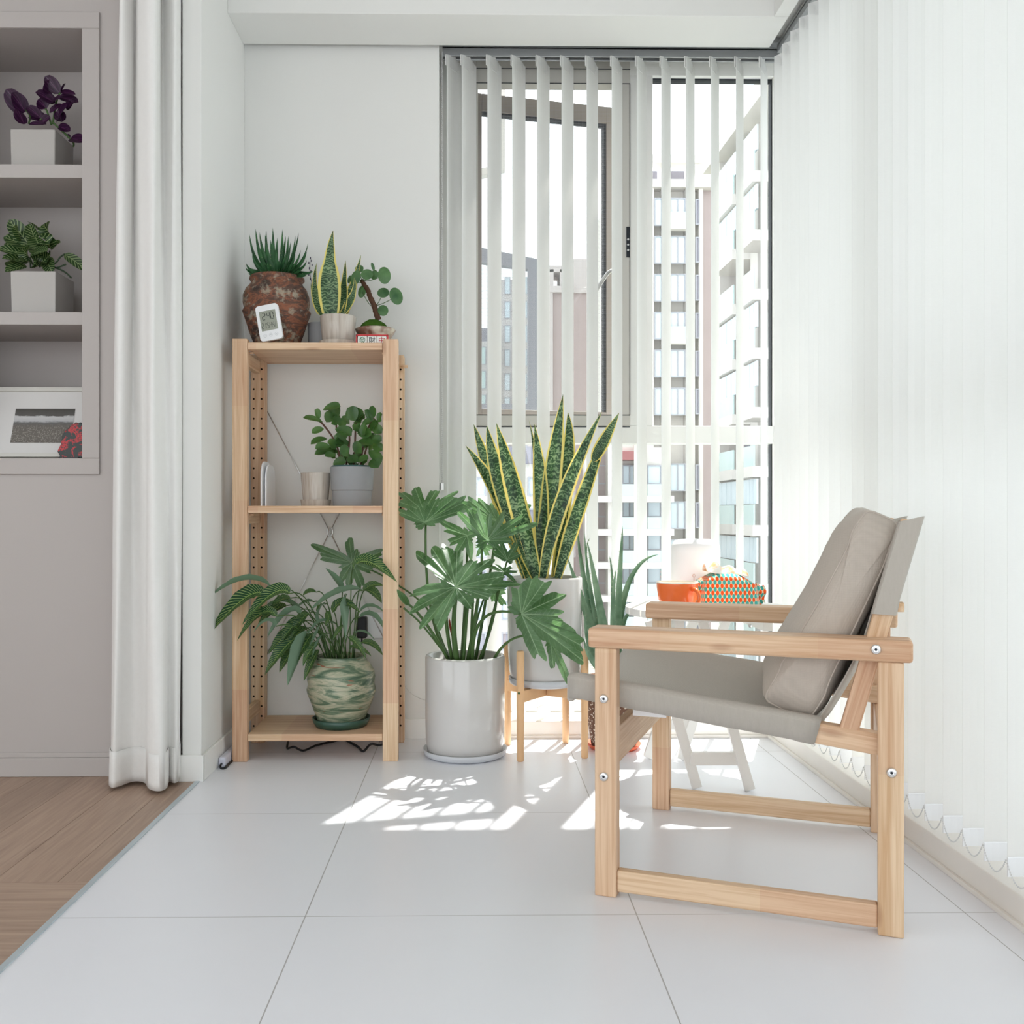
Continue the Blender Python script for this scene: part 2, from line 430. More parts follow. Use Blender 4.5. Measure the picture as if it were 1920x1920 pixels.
def blade(mb, pts, width, hint, prof='lance', fold=.25, twist=0.0, nu=6, wave=0.0, thick=0.0):
    """a leaf along pts; width max full width; hint = up side of the leaf; fold lifts the edges"""
    n = len(pts); hint = Vector(hint).normalized(); pf = PROF[prof] if isinstance(prof, str) else prof
    vs = []; uvs = []; fs = []; ph = RND.random() * 6
    for i, p in enumerate(pts):
        t = i / (n - 1); d = (pts[min(i + 1, n - 1)] - pts[max(i - 1, 0)]).normalized()
        h = (hint - d * hint.dot(d))
        h = h.normalized() if h.length > 1e-4 else Vector((0, 0, 1))
        sd = d.cross(h).normalized()
        if twist:
            q = Matrix.Rotation(twist * t, 3, d); sd = q @ sd; h = q @ h
        w = max(pf(t), .012) * width / 2
        for k in range(nu + 1):
            x = -1 + 2 * k / nu
            z = fold * abs(x) ** 1.3 * w + wave * w * sin(9 * t * pi + ph + (pi if x > 0 else 0)) * abs(x) ** 2
            vs.append(p + sd * x * w + h * z); uvs.append((k / nu, t))
    for i in range(n - 1):
        for k in range(nu):
            a = i * (nu + 1) + k; fs.append((a, a + 1, a + nu + 2, a + nu + 1))
    if thick:
        o = len(vs); m2 = []
        for i, p in enumerate(pts):
            t = i / (n - 1)
            for k in range(nu + 1):
                x = -1 + 2 * k / nu; a = vs[i * (nu + 1) + k]
                d = (pts[min(i + 1, n - 1)] - pts[max(i - 1, 0)]).normalized(); h = (hint - d * hint.dot(d)).normalized()
                m2.append(a - h * thick * (1 - x * x) * max(pf(t), .02)); uvs.append((k / nu, t))
        vs += m2
        for i in range(n - 1):
            for k in range(nu):
                a = o + i * (nu + 1) + k; fs.append((a, a + nu + 1, a + nu + 2, a + 1))
    mb.add(vs, fs, uvs); return mb
def lobed(mb, at, tip, normal, wf=1.0, curl=.25, seed=0, rf=1.0):
    """deeply cut leaf: rays of lobes round the point where the stalk joins"""
    r = random.Random(seed); at, tip = Vector(at), Vector(tip); a = tip - at; Ln = a.length; a.normalize()
    nn = Vector(normal); nn = (nn - a * nn.dot(a)).normalized(); b = nn.cross(a)
    lobes = [(0, 1.0, .30)]
    for ang, ln, w in ((33, .80, .21), (66, .76, .22), (103, .68, .23), (143, .60, .26)):
        for sg in (-1, 1):
            lobes.append((math.radians(sg * (ang + r.uniform(-5, 5))), ln * r.uniform(.86, 1.1) * (1 if abs(ang) < 30 else wf), w * r.uniform(.9, 1.15)))
    th = sorted(set([l[0] for l in lobes] + [-pi * .985 + 2 * pi * .985 * k / 219 for k in range(220)]))
    rings = [0, .12, .26, .42, .58, .74, .88, 1.0]; vs = [at]; uvs = [(0, 0)]; nT = len(th); fs = []
    ph = r.random() * 6
    for ri in rings[1:]:
        for t in th:
            best = 0; bi = lobes[0]
            for l in lobes:
                d = abs(t - l[0])
                if d > pi: d = 2 * pi - d
                if d > 1.4: continue
                q = 1 / ((1 / l[1]) ** 3.2 + (2 * sin(d) / l[2]) ** 3.2) ** (1 / 3.2)
                if q > best: best = q; bi = l
            d = t - bi[0]
            best = max(best, .36 * (1 - .6 * (abs(t) / pi) ** 5))
            best *= 1 + .065 * sin(23 * t + ph) + .045 * sin(37 * t + 2 * ph)
            R_ = best * ri; lat = R_ * sin(d) / bi[2]
            z = curl * (-R_ * R_ * .9 + .5 * abs(lat) * .3 + .06 * sin(8 * t + ph) * R_)
            z += rf * .05 * sin(3 * t + ph) * R_
            vs.append(at + (a * cos(t) + b * sin(t)) * R_ * Ln + nn * z * Ln); uvs.append((lat * 2, R_ / max(bi[1], .1)))
    for k in range(nT - 1): fs.append((0, 1 + k, 2 + k))
    for i in range(len(rings) - 2):
        for k in range(nT - 1):
            p = 1 + i * nT + k; fs.append((p, p + nT, p + nT + 1, p + 1))
    mb.add(vs, fs, uvs); return mb

def lobed_px(mb, at, Y, tips, normal, w=.2, ripple=.05, cup=.12, seed=0):
    """cut leaf lying in one tilted plane; tips = where its lobes end, seen in the photograph"""
    r = random.Random(seed); A = P(*at, Y); nn = Vector(normal).normalized(); cam_ = Vector((0, 0, H)); ds = []
    for t in tips:
        wd = w
        if len(t) == 3: wd = t[2]; t = t[:2]
        d = P(*t, 1.0) - cam_; k = (A - cam_).dot(nn) / d.dot(nn); k = max(min(k, 1.12 * Y), .88 * Y); ds.append((cam_ + d * k - A, wd))
    e1 = max(ds, key=lambda q: q[0].length)[0]; Ln = e1.length; e1 = (e1 - nn * e1.dot(nn)).normalized(); e2 = nn.cross(e1)
    lobes = [(atan2(v.dot(e2), v.dot(e1)), v.length / Ln, wd) for v, wd in ds]
    th = sorted(set([l[0] for l in lobes] + [-pi + 2 * pi * k / 300 for k in range(300)]))
    rings = [0, .1, .22, .36, .5, .64, .78, .9, 1.0]; vs = [A]; uvs = [(0, 0)]; fs = []; nT = len(th); ph = r.random() * 6
    mean = sum(l[1] for l in lobes) / len(lobes)
    def adist(x, y): q = abs(x - y) % (2 * pi); return min(q, 2 * pi - q)
    for ri in rings[1:]:
        for t in th:
            best = 0; bl = lobes[0]
            for l in lobes:
                dd = adist(t, l[0])
                if dd > 1.3: continue
                ww = l[2] * (1 + .0 * l[1])
                q = 1 / ((1 / l[1]) ** 4.5 + (2 * sin(dd) / ww) ** 4.5) ** (1 / 4.5)
                if q > best: best = q; bl = l
            near = min(adist(t, l[0]) for l in lobes)
            best = max(best, .34 * mean * (1 if near < .75 else max(.25, 1 - (near - .75) * 1.6)))
            dlt = (t - bl[0] + pi) % (2 * pi) - pi; lat = best * sin(dlt) / bl[2]
            edge = 1 + .075 * sin(17 * t + ph) * (.4 + abs(sin(4.3 * t + ph))) + .035 * sin(33 * t + 2 * ph)
            R_ = best * ri * (edge if ri > .45 else 1 + (edge - 1) * ri / .45)
            latr = R_ * sin(dlt) / bl[2]
            z = -cup * R_ * R_ + ripple * (abs(latr) * .9 + .55 * R_ * sin(7 * t + ph) + .5 * R_ * R_ * sin(3 * t + 2 * ph) + .35 * R_ * sin(19 * t + ph) * abs(latr))
            vs.append(A + (e1 * cos(t) + e2 * sin(t)) * R_ * Ln + nn * z * Ln); uvs.append((latr * 2, min(.93, R_ / max(bl[1], .1)) if ri < 1 or lat > .25 else R_ / bl[1]))
    for k in range(nT): fs.append((0, 1 + k, 1 + (k + 1) % nT))
    for i in range(len(rings) - 2):
        for k in range(nT):
            p = 1 + i * nT + k; q = 1 + i * nT + (k + 1) % nT; fs.append((p, p + nT, q + nT, q))
    mb.add(vs, fs, uvs); return mb
# ------------------------------------------------------------------ the room
wall = MATS['wall']
plain('frame_white', (.80, .80, .78), .45, .4, var=.02); plain('frame_grey', lin((196, 194, 188)), .5, .4, var=.02)
plain('sash_beige', lin((150, 142, 134)), .5, .4, var=.05); plain('gasket', lin((40, 44, 50)), .6, .3)
plain('dark_metal', lin((124, 128, 138)), .5, .5, var=.05); plain('steel', (.72, .72, .72), .28, .5, 1.0)
plain('kerb_stone', lin((226, 222, 216)), .4, .4, var=.04, nscale=12)
m_glass('glass'); m_glass('glass_sash', (.93, .95, .95), .10)
XW, YB, XR = -.121, 3.12, .956           # end of the solid back wall, its face, kerb on the right
ZC = 2.24                                # underside of the dropped ceiling
def sbox(name, a, b, mat, bevel=0):
    return struct(MB().box(a, b).build(name, mat, bevel=bevel))
# floors
sbox('floor_tile', (-.752, -2.6, -.05), (1.6, 3.62, 0), MATS['tile'])
fl = MB(); wd, gp = .128, .0005
fl.box((-3.6, -2.6, -.05), (-.764, 2.75, -.004))
fuv = {}
def plank(x0, y0, x1, y1, alongx):
    o = len(fl.v); fl.box((x0 + gp, y0 + gp, -.004), (x1 - gp, y1 - gp, 0))
    for i in range(o, o + 8):
        p = fl.v[i]; fl.uv[i] = ((p.y, p.x) if alongx else (p.x, p.y))
y = 1.908
for k in range(22):                       # boards running away from the window front
    x1 = -.764 - k * (wd + .003)
    if k == 0: x1 = -.764; x0 = -.827
    else: x0 = x1 - wd; x1 = -.827 - (k - 1) * .130; x0 = x1 - .130
    plank(x0, 1.908, x1, 2.75, False)
k = 0
while y > -2.5:
    y0 = y - .129
    xs = [-.764 - (.34 if k % 2 else 0.62), -1.6 - (.2 if k % 3 else 0), -2.3, -3.1, -3.6]
    px = -.764
    for x in xs:
        plank(x, y0, px, y, True); px = x
    y = y0; k += 1
struct(fl.build('floor_wood', MATS['oak']))
plain('threshold_metal', lin((186, 198, 204)), .35, .6, .35)
sbox('trim_1', (-.764, -2.6, -.03), (-.752, 2.66, .0025), MATS['threshold_metal'])
# back wall + side wall and the column end of the partition
sbox('wall_back', (-.80, YB, 0), (XW, YB + .26, 2.6), wall)
sbox('wall_column', (-.802, 2.63, 0), (-.75, YB, 2.6), wall, .002)
sbox('baseboard_back', (-.75, YB - .006, 0), (XW, YB, .064), MATS['frame_white'], .0015)
mb = MB(); mb.box((-.75, 2.624, 0), (-.742, YB - .006, .072)); mb.box((-.81, 2.62, 0), (-.742, 2.63, .072))
struct(mb.build('baseboard_column', MATS['frame_white'], bevel=.0015))
# niche wall of the living room
plain('warm_grey_paint', lin((178, 172, 169)), .6, .3, var=.01); lw = MATS['warm_grey_paint']
YL = 2.685; NX0, NX1 = -1.453, -1.094; NZ = [(.883, 1.2545), (1.290, 1.663), (1.700, 2.076)]
mb = MB()
mb.box((-3.6, YL, 0), (NX0, YL + .3, 2.6)); mb.box((NX1, YL, 0), (-.802, YL + .3, 2.6))
mb.box((NX0, YL, 0), (NX1, YL + .3, .883)); mb.box((NX0, YL, 2.076), (NX1, YL + .3, 2.6))
mb.box((NX0, YL + .262, .883), (NX1, YL + .3, 2.076))
struct(mb.build('wall_niche', lw))
mb = MB()
for z0, z1 in ((1.2545, 1.290), (1.663, 1.700)): mb.box((NX0, YL, z0), (NX1, YL + .262, z1))
struct(mb.build('trim_2', lw, bevel=.001))
# raised frame round the niche
mb = MB(); fx, fz0, fz1 = -1.046, .838, 2.122
mb.box((-1.52, YL - .007, fz0), (fx, YL, .883)); mb.box((-1.52, YL - .007, 2.076), (fx, YL, fz1))
mb.box((NX1, YL - .007, .883), (fx, YL, 2.076)); mb.box((-1.52, YL - .007, .883), (NX0, YL, 2.076))
struct(mb.build('trim_3', lw, bevel=.002))
mb = MB(); mb.box((-3.6, YL - .010, 0), (-.812, YL, .052)); mb.box((-3.6, YL - .006, .052), (-.812, YL, .066))
struct(mb.build('baseboard_left', lw, bevel=.002))
mb = MB(); mb.box((-3.7, 1.3, 0), (-3.6, YL + .3, 2.6)); mb.box((-3.7, -2.6, 0), (-3.6, -2.2, 2.6)); mb.box((-3.7, -2.2, 2.3), (-3.6, 1.3, 2.6)); mb.box((-3.7, -2.2, 0), (-3.6, 1.3, .3)); struct(mb.build('wall_left', wall))  # unseen wide opening added in this wall to bring in fill light
# wall behind the camera: pieces only, the wide openings invented to admit fill light
mb = MB(); mb.box((-3.7, -2.7, 0), (-3.3, -2.6, 2.6)); mb.box((1.3, -2.7, 0), (1.6, -2.6, 2.6)); mb.box((-3.3, -2.7, 2.4), (1.3, -2.6, 2.6))
struct(mb.build('wall_front', wall))
# ceiling: high part, dropped strip along both windows
sbox('ceiling_high', (-3.7, -2.7, 2.40), (.913, 2.91, 2.6), wall)
mb = MB(); mb.box((-.75, 2.905, ZC), (.95, 3.098, 2.6)); mb.box((.905, -2.7, ZC), (.95, 2.905, 2.6))
struct(mb.build('ceiling_drop', wall, bevel=.0015))
plain('pocket_grey', lin((150, 152, 152)), .7, .3)
mb = MB(); mb.box((-.121, 3.098, 2.285), (1.3, 3.40, 2.6)); mb.box((.95, -2.7, 2.285), (1.3, 3.098, 2.6))
struct(mb.build('ceiling_pocket', wall))
# kerbs below the windows
mb = MB(); mb.box((XW, YB, 0), (1.4, 3.42, .056)); mb.box((XR, -2.6, 0), (1.4, YB, .056))
struct(mb.build('trim_4', MATS['kerb_stone'], bevel=.003))
mb = MB(); mb.box((XR - .008, -2.6, 0), (XR, YB, .010)); mb.box((XW, YB - .008, 0), (XR - .008, YB, .010))
struct(mb.build('trim_5', MATS['kerb_stone'], bevel=.001))
# outer lintel and slab edge above (the storey above)
mb = MB(); mb.box((XW - .5, 3.36, 2.285), (1.30, 3.43, 3.2)); mb.box((1.20, -2.7, 2.285), (1.50, 3.43, 2.9)); mb.box((1.50, -2.7, 2.32), (2.3, 3.43, 2.5))  # unseen eave over the right window, lengthened to darken the blind's top
mb.box((-3.7, -2.7, 2.6), (1.50, 3.43, 2.9)); struct(mb.build('ceiling_slab_shade_eave', wall))
plain('facade_out', lin((205, 196, 190)), .8, .2)
mb = MB(); mb.box((-3.7, -2.7, -.6), (1.45, 3.45, -.051)); mb.box((-.9, 3.381, -.6), (XW, 3.6, 3.0))
struct(mb.build('wall_outer', MATS['facade_out']))

# ---- back window
YF = 3.27
def zy(y, Y=YF): return H + (CY - y) / F * Y * 1.0
def xx(x, Y=YF): return P(x, 900, Y).x
wn = empty('window_1', (.5, YF, .056), 'white framed back window with blinds in front', 'window'); wn['kind'] = 'structure'
X0, X1 = XW, 1.115
T0, T1 = zy(831), zy(798)
fr = MB(); D0, D1 = YF, YF + .06
xm0, xm1 = xx(1166), xx(1224); xs0 = xx(893); xr = xx(1451)
fr.box((X0, D0, .056), (xs0 - .0, D1, 2.285)); fr.box((xr, D0, .056), (X1 + .02, D1, 2.285))
fr.box((xs0, D0, T0), (xr, D1, T1))                                   # transom
fr.box((xs0, D0, .056), (xr, D1, .092)); fr.box((xs0, D0, zy(140)), (xr, D1, 2.285))
fr.box((xx(1181), D0, T1), (xm1, D1, zy(140))); fr.box((xx(1194), D0, .092), (xx(1213), D1, T0))
fr.build('window_frame', MATS['frame_white'], wn, bevel=.002, label='white window frame')
gk = MB()
a, b, c, d = xm1, xr, T1, zy(140); g = .004
gk.box((a, D0 + .02, c), (a + .0015, D1 - .01, d)); gk.box((b - g, D0 + .02, c), (b, D1 - .01, d)); gk.box((a, D0 + .02, d - g * 1.4), (b, D1 - .01, d)); gk.box((b - g, D0 + .02, .092), (b, D1 - .01, T0))
gk.build('gasket', MATS['gasket'], wn, label='black rubber gasket')
for a, b, c, d in ((xm1, xr, T1, zy(140)), (xx(1213), xr, .092, T0), (xs0, xx(1194), .092, T0)):
    MB().box((a, D0 + .028, c), (b, D0 + .034, d)).build('pane', MATS['glass'], wn, label='clear fixed pane')
# fixed casement surround (grey-white), opened sash outside it
cf = MB(); ca, cb, cc, cd = xs0, xx(1181), T1, zy(140)
cf.box((ca, D0 - .004, cd - .03), (cb, D1 - .01, cd + .07)); cf.box((ca, D0 - .004, T1), (cb, D1 - .01, zy(778)))
cf.box((cb - .040, D0 - .004, zy(778)), (cb, D1 - .01, cd - .03)); cf.box((ca, D0 - .004, zy(778)), (ca + .006, D1 - .01, cd - .03))
cf.build('casement_surround', MATS['frame_grey'], wn, bevel=.002, label='grey casement surround')
ln = MB(); ln.box((ca, D0 - .005, zy(779)), (cb, D0 - .002, zy(777.5))); ln.box((ca, D0 - .002, zy(801)), (cb, D0, zy(799.5))); ln.box((cb - .0015, D0 - .006, zy(779)), (cb, D0 - .002, cd - .03))
ln.box((ca, D0 - .006, cd + .018), (cb, D0 - .003, cd + .020)); ln.box((ca, D0 - .006, cd - .031), (cb, D0 - .003, cd - .029))
ln.build('groove', MATS['gasket'], wn)
lk = MB(); lk.box((xx(1174), D0 - .007, zy(482)), (xx(1180), D0 - .003, zy(425)))
lko = lk.build('lock_strip', MATS['gasket'], wn, label='black lock strip with steel dots')
d = MB()
for yy in (449, 459, 469): d.tube([(xx(1177), D0 - .009, zy(yy)), (xx(1177), D0 - .006, zy(yy))], .0035, 10)
d.build('stud', MATS['steel'], lko)
# open sash, hinged at the left, swung out a little
sa = MB(); sw = xx(1148) - xs0; z0, z1 = zy(776) + .0, zy(140) - .034
hinge = Vector((xs0 + .004, D1 + .004, 0)); ang = math.radians(13)
def sp(a, y, z): return Vector((hinge.x + a * cos(ang) - y * sin(ang), hinge.y + a * sin(ang) + y * cos(ang), z))
def sbx(mbx, a0, a1, y0, y1, za, zb):
    vs = [sp(a0, y0, za), sp(a1, y0, za), sp(a1, y1, za), sp(a0, y1, za)]; mbx.prism(vs, (0, 0, zb - za))
sw = sw * 1.10; z0 -= .015
sbx(sa, 0, .016, 0, .04, z0, z1); sbx(sa, sw - .035, sw, 0, .04, z0, z1); sbx(sa, .016, sw - .035, 0, .04, z0, z0 + .04); sbx(sa, .016, sw - .035, 0, .04, z1 - .06, z1)
so = sa.build('sash', MATS['sash_beige'], wn, bevel=.002, label='beige sash standing open')
gk = MB(); sbx(gk, sw - .042, sw - .035, .005, .035, z0 + .04, z1 - .06); sbx(gk, .016, sw - .042, .005, .035, z1 - .066, z1 - .06); gk.build('sash_gasket', MATS['gasket'], so)
gk = MB(); sbx(gk, .016, sw - .042, .014, .02, z0 + .04, z1 - .066); gk.build('sash_pane', MATS['glass_sash'], so)
st = MB(); st.tube(catmull([P(1116, 548, 3.31), P(1133, 521, 3.315), P(1142, 510, 3.32), P(1152, 506, 3.325), P(1166, 504, 3.33)], 5), .0065, 8); st.build('stay_arm', MATS['steel'], wn, smooth=True, label='steel stay arm')
m, nt, out = new_mat('insect_screen')
t = nt.nodes.new('ShaderNodeBsdfTransparent'); dd = nt.nodes.new('ShaderNodeBsdfDiffuse'); dd.inputs[0].default_value = (.35, .35, .37, 1)
mx = nt.nodes.new('ShaderNodeMixShader'); L(nt, t.outputs[0], mx.inputs[1]); L(nt, dd.outputs[0], mx.inputs[2])
tc = nt.nodes.new('ShaderNodeTexCoord'); sx = nt.nodes.new('ShaderNodeSeparateXYZ'); L(nt, tc.outputs['Object'], sx.inputs[0])
gl = M_(nt, 'MAXIMUM', M_(nt, 'LESS_THAN', M_(nt, 'PINGPONG', sx.outputs[0], .0021), .00022), M_(nt, 'LESS_THAN', M_(nt, 'PINGPONG', sx.outputs[2], .0021), .00022))
L(nt, gl, mx.inputs[0]); L(nt, mx.outputs[0], out.inputs[0]); MATS['screen'] = m
MB().box((ca + .008, D1 - .018, zy(777)), (cb - .041, D1 - .0175, cd - .031)).build('insect_screen', m, wn, label='fine grey insect screen')

# ---- right window, behind the slats
w2 = empty('window_2', (1.13, 1, .056), 'tall white framed window along the right side', 'window'); w2['kind'] = 'structure'
fr = MB(); XA, XB = 1.115, 1.165
for y in (3.21, 2.30, 1.40, .50, -.40, -1.30, -2.20): fr.box((XA, y - .03, .056), (XB, y + .03, 2.285))
fr.box((XA, -2.6, .056), (XB, 3.27, .09)); fr.box((XA, -2.6, 2.16), (XB, 3.27, 2.285)); fr.box((XA, -2.6, T0), (XB, 3.27, T1))
fr.build('window_frame', MATS['frame_white'], w2, bevel=.002)
for i, (a, b) in enumerate(((2.33, 3.18), (1.43, 2.27), (.53, 1.37), (-.37, .47), (-1.27, -.43), (-2.17, -1.33))):
    for c, dd_ in ((.09, T0), (T1, 2.16)): MB().box((XA + .02, a, c), (XA + .026, b, dd_)).build('pane', MATS['glass'], w2)

# ------------------------------------------------------------------ vertical blinds
slat = [MATS['slat'], plain('slat_pocket', (.80, .81, .83), .8, .2, var=.02)]
plain('rail_grey', lin((176, 178, 180)), .35, .5, .6, var=.02); plain('hanger_plastic', (.74, .74, .73), .35, .5, var=.02); plain('clear_plastic', (.62, .62, .62), .3, .5)
def blind(name, label, edges, vec, ztop, zbot, rail, railz):
    b = empty(name, (edges[0][0], edges[0][1], zbot), label, 'vertical blind')
    rail.build('headrail', MATS['rail_grey'], b, bevel=.001, label='grey metal headrail')
    vec = Vector(vec); protos = None
    for (ex, ey, rot) in edges:
        e = Vector((ex, ey, 0)); v = (Matrix.Rotation(rot, 3, 'Z') @ vec); n = Vector((-v.y, v.x, 0)).normalized()
        mb = MB(); nw = 6; zs = [zbot, zbot + .034, zbot + .036, (zbot + ztop) / 2, ztop]
        vs = []; fs = []
        for sgn in (1, -1):
            for j, z in enumerate(zs):
                for i in range(nw + 1):
                    s = i / nw; th = .0018 if j < 2 else .0004
                    vs.append(e + v * s + n * (.005 * (1 - (2 * s - 1) ** 2) + sgn * th) + Vector((0, 0, z)))
        k = (nw + 1) * len(zs)
        for j in range(len(zs) - 1):
            for i in range(nw):
                a = j * (nw + 1) + i; fs.append((a, a + 1, a + nw + 2, a + nw + 1)); fs.append((k + a, k + a + nw + 1, k + a + nw + 2, k + a + 1))
        for j in range(len(zs) - 1):
            a = j * (nw + 1); c = a + nw; fs.append((a, a + nw + 1, k + a + nw + 1, k + a)); fs.append((c, k + c, k + c + nw + 1, c + nw + 1))
        for i in range(nw):
            fs.append((i, k + i, k + i + 1, i + 1)); a = (len(zs) - 1) * (nw + 1) + i; fs.append((a, a + 1, k + a + 1, k + a))
        mb.add(vs, fs)
        mb.mi = [1 if max(mb.v[i].z for i in f) < zbot + .0365 else 0 for f in mb.f]
        o = mb.build('slat', slat, b, smooth=False)
        h = MB(); c = e + v * .5
        q0 = e - v * .005 + n * .003; q1 = e + v * 1.005 + n * .003
        h.prism([q0 + Vector((0, 0, ztop - .032)), q1 + Vector((0, 0, ztop - .032)), q1 + Vector((0, 0, ztop + .002)), c + v * .08 + Vector((0, 0, ztop + .012)), c - v * .08 + Vector((0, 0, ztop + .012)), q0 + Vector((0, 0, ztop + .002))], n * .003)
        h.tube([c + Vector((0, 0, ztop + .008)), c + Vector((0, 0, railz + .002))], .004, 8)
        h.tube([c + v * .12 + n * .006 + Vector((0, 0, ztop - .016)), c + v * .12 + n * .009 + Vector((0, 0, ztop - .016))], .0035, 8)
        h.build('slat_hanger', MATS['hanger_plastic'], o)
    return b
# back: slats turned so that their near edges point to the left
ed = []
for i, px in enumerate((838, 866, 914, 960.5, 1007, 1053, 1100, 1147, 1194, 1240, 1286, 1333, 1380, 1426)):
    Yn = 3.128; ed.append((xx(px, Yn), Yn, 0))
rail = MB(); rail.box((XW + .01, 3.150, 2.232), (1.0, 3.158, 2.262)); rail.box((XW + .01, 3.178, 2.232), (1.0, 3.186, 2.262)); rail.box((XW + .01, 3.150, 2.256), (1.0, 3.186, 2.266)); rail.box((XW + .012, 3.12, 2.266), (1.0, 3.20, 2.284))
b1 = blind('vertical_blind', 'white vertical blind with open slats across the back window', ed, (.047, .080, 0), 2.225, .062, rail, 2.24)
ed = []
yy = 3.105 - .0
k = 0
while yy > -1.6:
    ed.append((.968, yy, (.10 if k > 3 else .32 - .06 * k) * -1)); yy -= .0805; k += 1
rail = MB(); rail.box((.985, -2.5, 2.238), (1.0, 3.13, 2.262)); rail.box((1.028, -2.5, 2.238), (1.043, 3.13, 2.262)); rail.box((.985, -2.5, 2.256), (1.043, 3.13, 2.27))
b2 = blind('vertical_blind', 'white vertical blind with closely overlapping slats along the right window', ed, (.089, 0.0, 0), 2.215, .066, rail, 2.24)
# bead chain linking the right blind's slats at the bottom
def bead_chain(pts, name, parent, label=None, r=.0017, gap=.0052):
    mb = MB(); acc = 0; last = pts[0]
    mb.sphere(last, r, 6, 4)
    for p in pts[1:]:
        seg = (p - last).length; d = (p - last)
        if seg < 1e-7: continue
        pos = gap - acc
        while pos <= seg:
            mb.sphere(last + d * (pos / seg), r, 6, 4); pos += gap
        acc = seg - (pos - gap); last = p
    mb.tube(pts[::2] + [pts[-1]], r * .35, 4, False)
    return mb.build(name, MATS['clear_plastic'], parent, label=label)
pts = []
for i in range(10, 22):
    a = Vector((ed[i][0] - .002, ed[i][1], .098)); b = Vector((ed[i + 1][0] - .002, ed[i + 1][1], .098))
    for j in range(12):
        t = j / 12; q = a.lerp(b, t); q.z -= .036 * 4 * t * (1 - t); pts.append(q)
bead_chain(pts, 'bead_chain', b2, 'white bead chain between slats')
pts = []
for i in range(0, 10):
    a = Vector((ed[i][0] - .002, ed[i][1], .098)); b = Vector((ed[i + 1][0] - .002, ed[i + 1][1], .098))
    for j in range(8):
        t = j / 8; q = a.lerp(b, t); q.z -= .036 * 4 * t * (1 - t); pts.append(q)
bead_chain(pts, 'bead_chain', b2)
# pull chain of the back blind
c = P(829, 500, 3.135); pts = [Vector((c.x, 3.135, zy(88, 3.135) - .0 - .004 * i)) for i in range(0, 362)]
pts = [Vector((c.x, 3.135, 2.235 - (2.235 - .83) * i / 200)) for i in range(201)]
bead_chain(pts, 'pull_chain', b1, 'white beaded pull chain', .0018, .0062)
MB().lathe([(.001, 0), (.008, .001), (.008, .024), (.001, .025)], (c.x, 3.135, .806), 16).build('chain_weight', MATS['steel'], b1, smooth=False, label='chrome chain weight')

# ------------------------------------------------------------------ outside
plain('ext_cream', lin((208, 204, 199)), .8, .2, var=.05, nscale=.5); plain('ext_brown', lin((164, 150, 148)), .85, .2, var=.08, nscale=.8)
plain('ext_pale', lin((190, 184, 182)), .85, .2, var=.05, nscale=.5); plain('ext_slate', lin((128, 126, 136)), .8, .2, var=.1, nscale=2)
plain('ext_glass', lin((198, 212, 220)), .3, .5, var=.15, nscale=.7); plain('ext_frame', lin((158, 160, 168)), .6, .3)
plain('ext_rail_glass', lin((184, 206, 204)), .2, .6, var=.08, nscale=1.5); plain('ext_dark', lin((140, 138, 150)), .6, .3, var=.1); plain('ext_red', lin((150, 96, 96)), .8, .2)
plain('ext_blue', lin((110, 140, 180)), .7, .2); plain('ext_ground', lin((120, 124, 110)), .9, .1, var=.15, nscale=.05)
sbox('ground', (-260, 20, -36), (260, 420, -35), MATS['ext_ground'])
def ebox(mb, D, x0, x1, y0, y1, dep, d0=0.0):
    """block whose front shows at those image columns/rows from distance D, dep metres deep"""
    a = P(x0, y1, D); b = P(x1, y0, D); mb.box((a.x, D + d0, a.z), (b.x, D + d0 + dep, b.z)); return mb
def gnd(D): return CY + (H + 35) * F / D
def win(t, D, x0, x1, y0, y1, out=.12, mull=1, mat='ext_glass', rail=0.0):
    a = P(x0, y1, D); b = P(x1, y0, D); w = b.x - a.x; h = b.z - a.z; f = .07
    mb = MB(); mb.box((a.x, D - out, a.z), (b.x, D + .02, a.z + f)); mb.box((a.x, D - out, b.z - f), (b.x, D + .02, b.z))
    for i in range(mull + 2):
        x = a.x + (w - f) * i / (mull + 1); mb.box((x, D - out, a.z + f), (x + f, D + .02, b.z - f))
    o = mb.build('window', MATS['ext_frame'], t, origin=(a - Vector(t['_w'])))
    MB().box((a.x + .02, D - out * .4, a.z + .02), (b.x - .02, D + .01, b.z - .02)).build('pane', MATS[mat], o)
    if rail:
        mb = MB(); mb.box((a.x - .05, D - out - .5, a.z - .1), (b.x + .05, D - out - .44, a.z + h * rail)); mb.box((a.x - .05, D - out - .5, a.z - .35), (b.x + .05, D, a.z - .1), mi=1)
        mb.build('balcony', [MATS['ext_rail_glass'], MATS['ext_cream']], t)
    return o
# tower with the roof pergola
D = 65
t = empty('apartment_tower', (P(1290, 900, D).x, D, -35), 'cream and brown apartment tower with roof pergola, left in the tall pane', 'building')
mb = MB()
ebox(mb, D, 1150, 1319, 345, gnd(D), 8, .8); ebox(mb, D, 1241, 1255, 330, gnd(D), 1.2); ebox(mb, D, 1286, 1303, 330, gnd(D), 1.2); ebox(mb, D, 1311, 1319, 352, gnd(D), .7, .1)
ebox(mb, D, 1210, 1226, 340, gnd(D), 1.2); ebox(mb, D, 1196, 1350, 338, 352, 2, -.2)
ebox(mb, D, 1196, 1350, 292, 306, 1.0, -.2); ebox(mb, D, 1240, 1248, 306, 340, .8); ebox(mb, D, 1303, 1313, 306, 352, .8); ebox(mb, D, 1196, 1350, 292, 303, 1.0, 10)
mb.build('wall', MATS['ext_cream'], t)
mb = MB(); ebox(mb, D, 1319.5, 1392, 352, gnd(D), 8, .5); mb.build('brown_wall', MATS['ext_brown'], t)
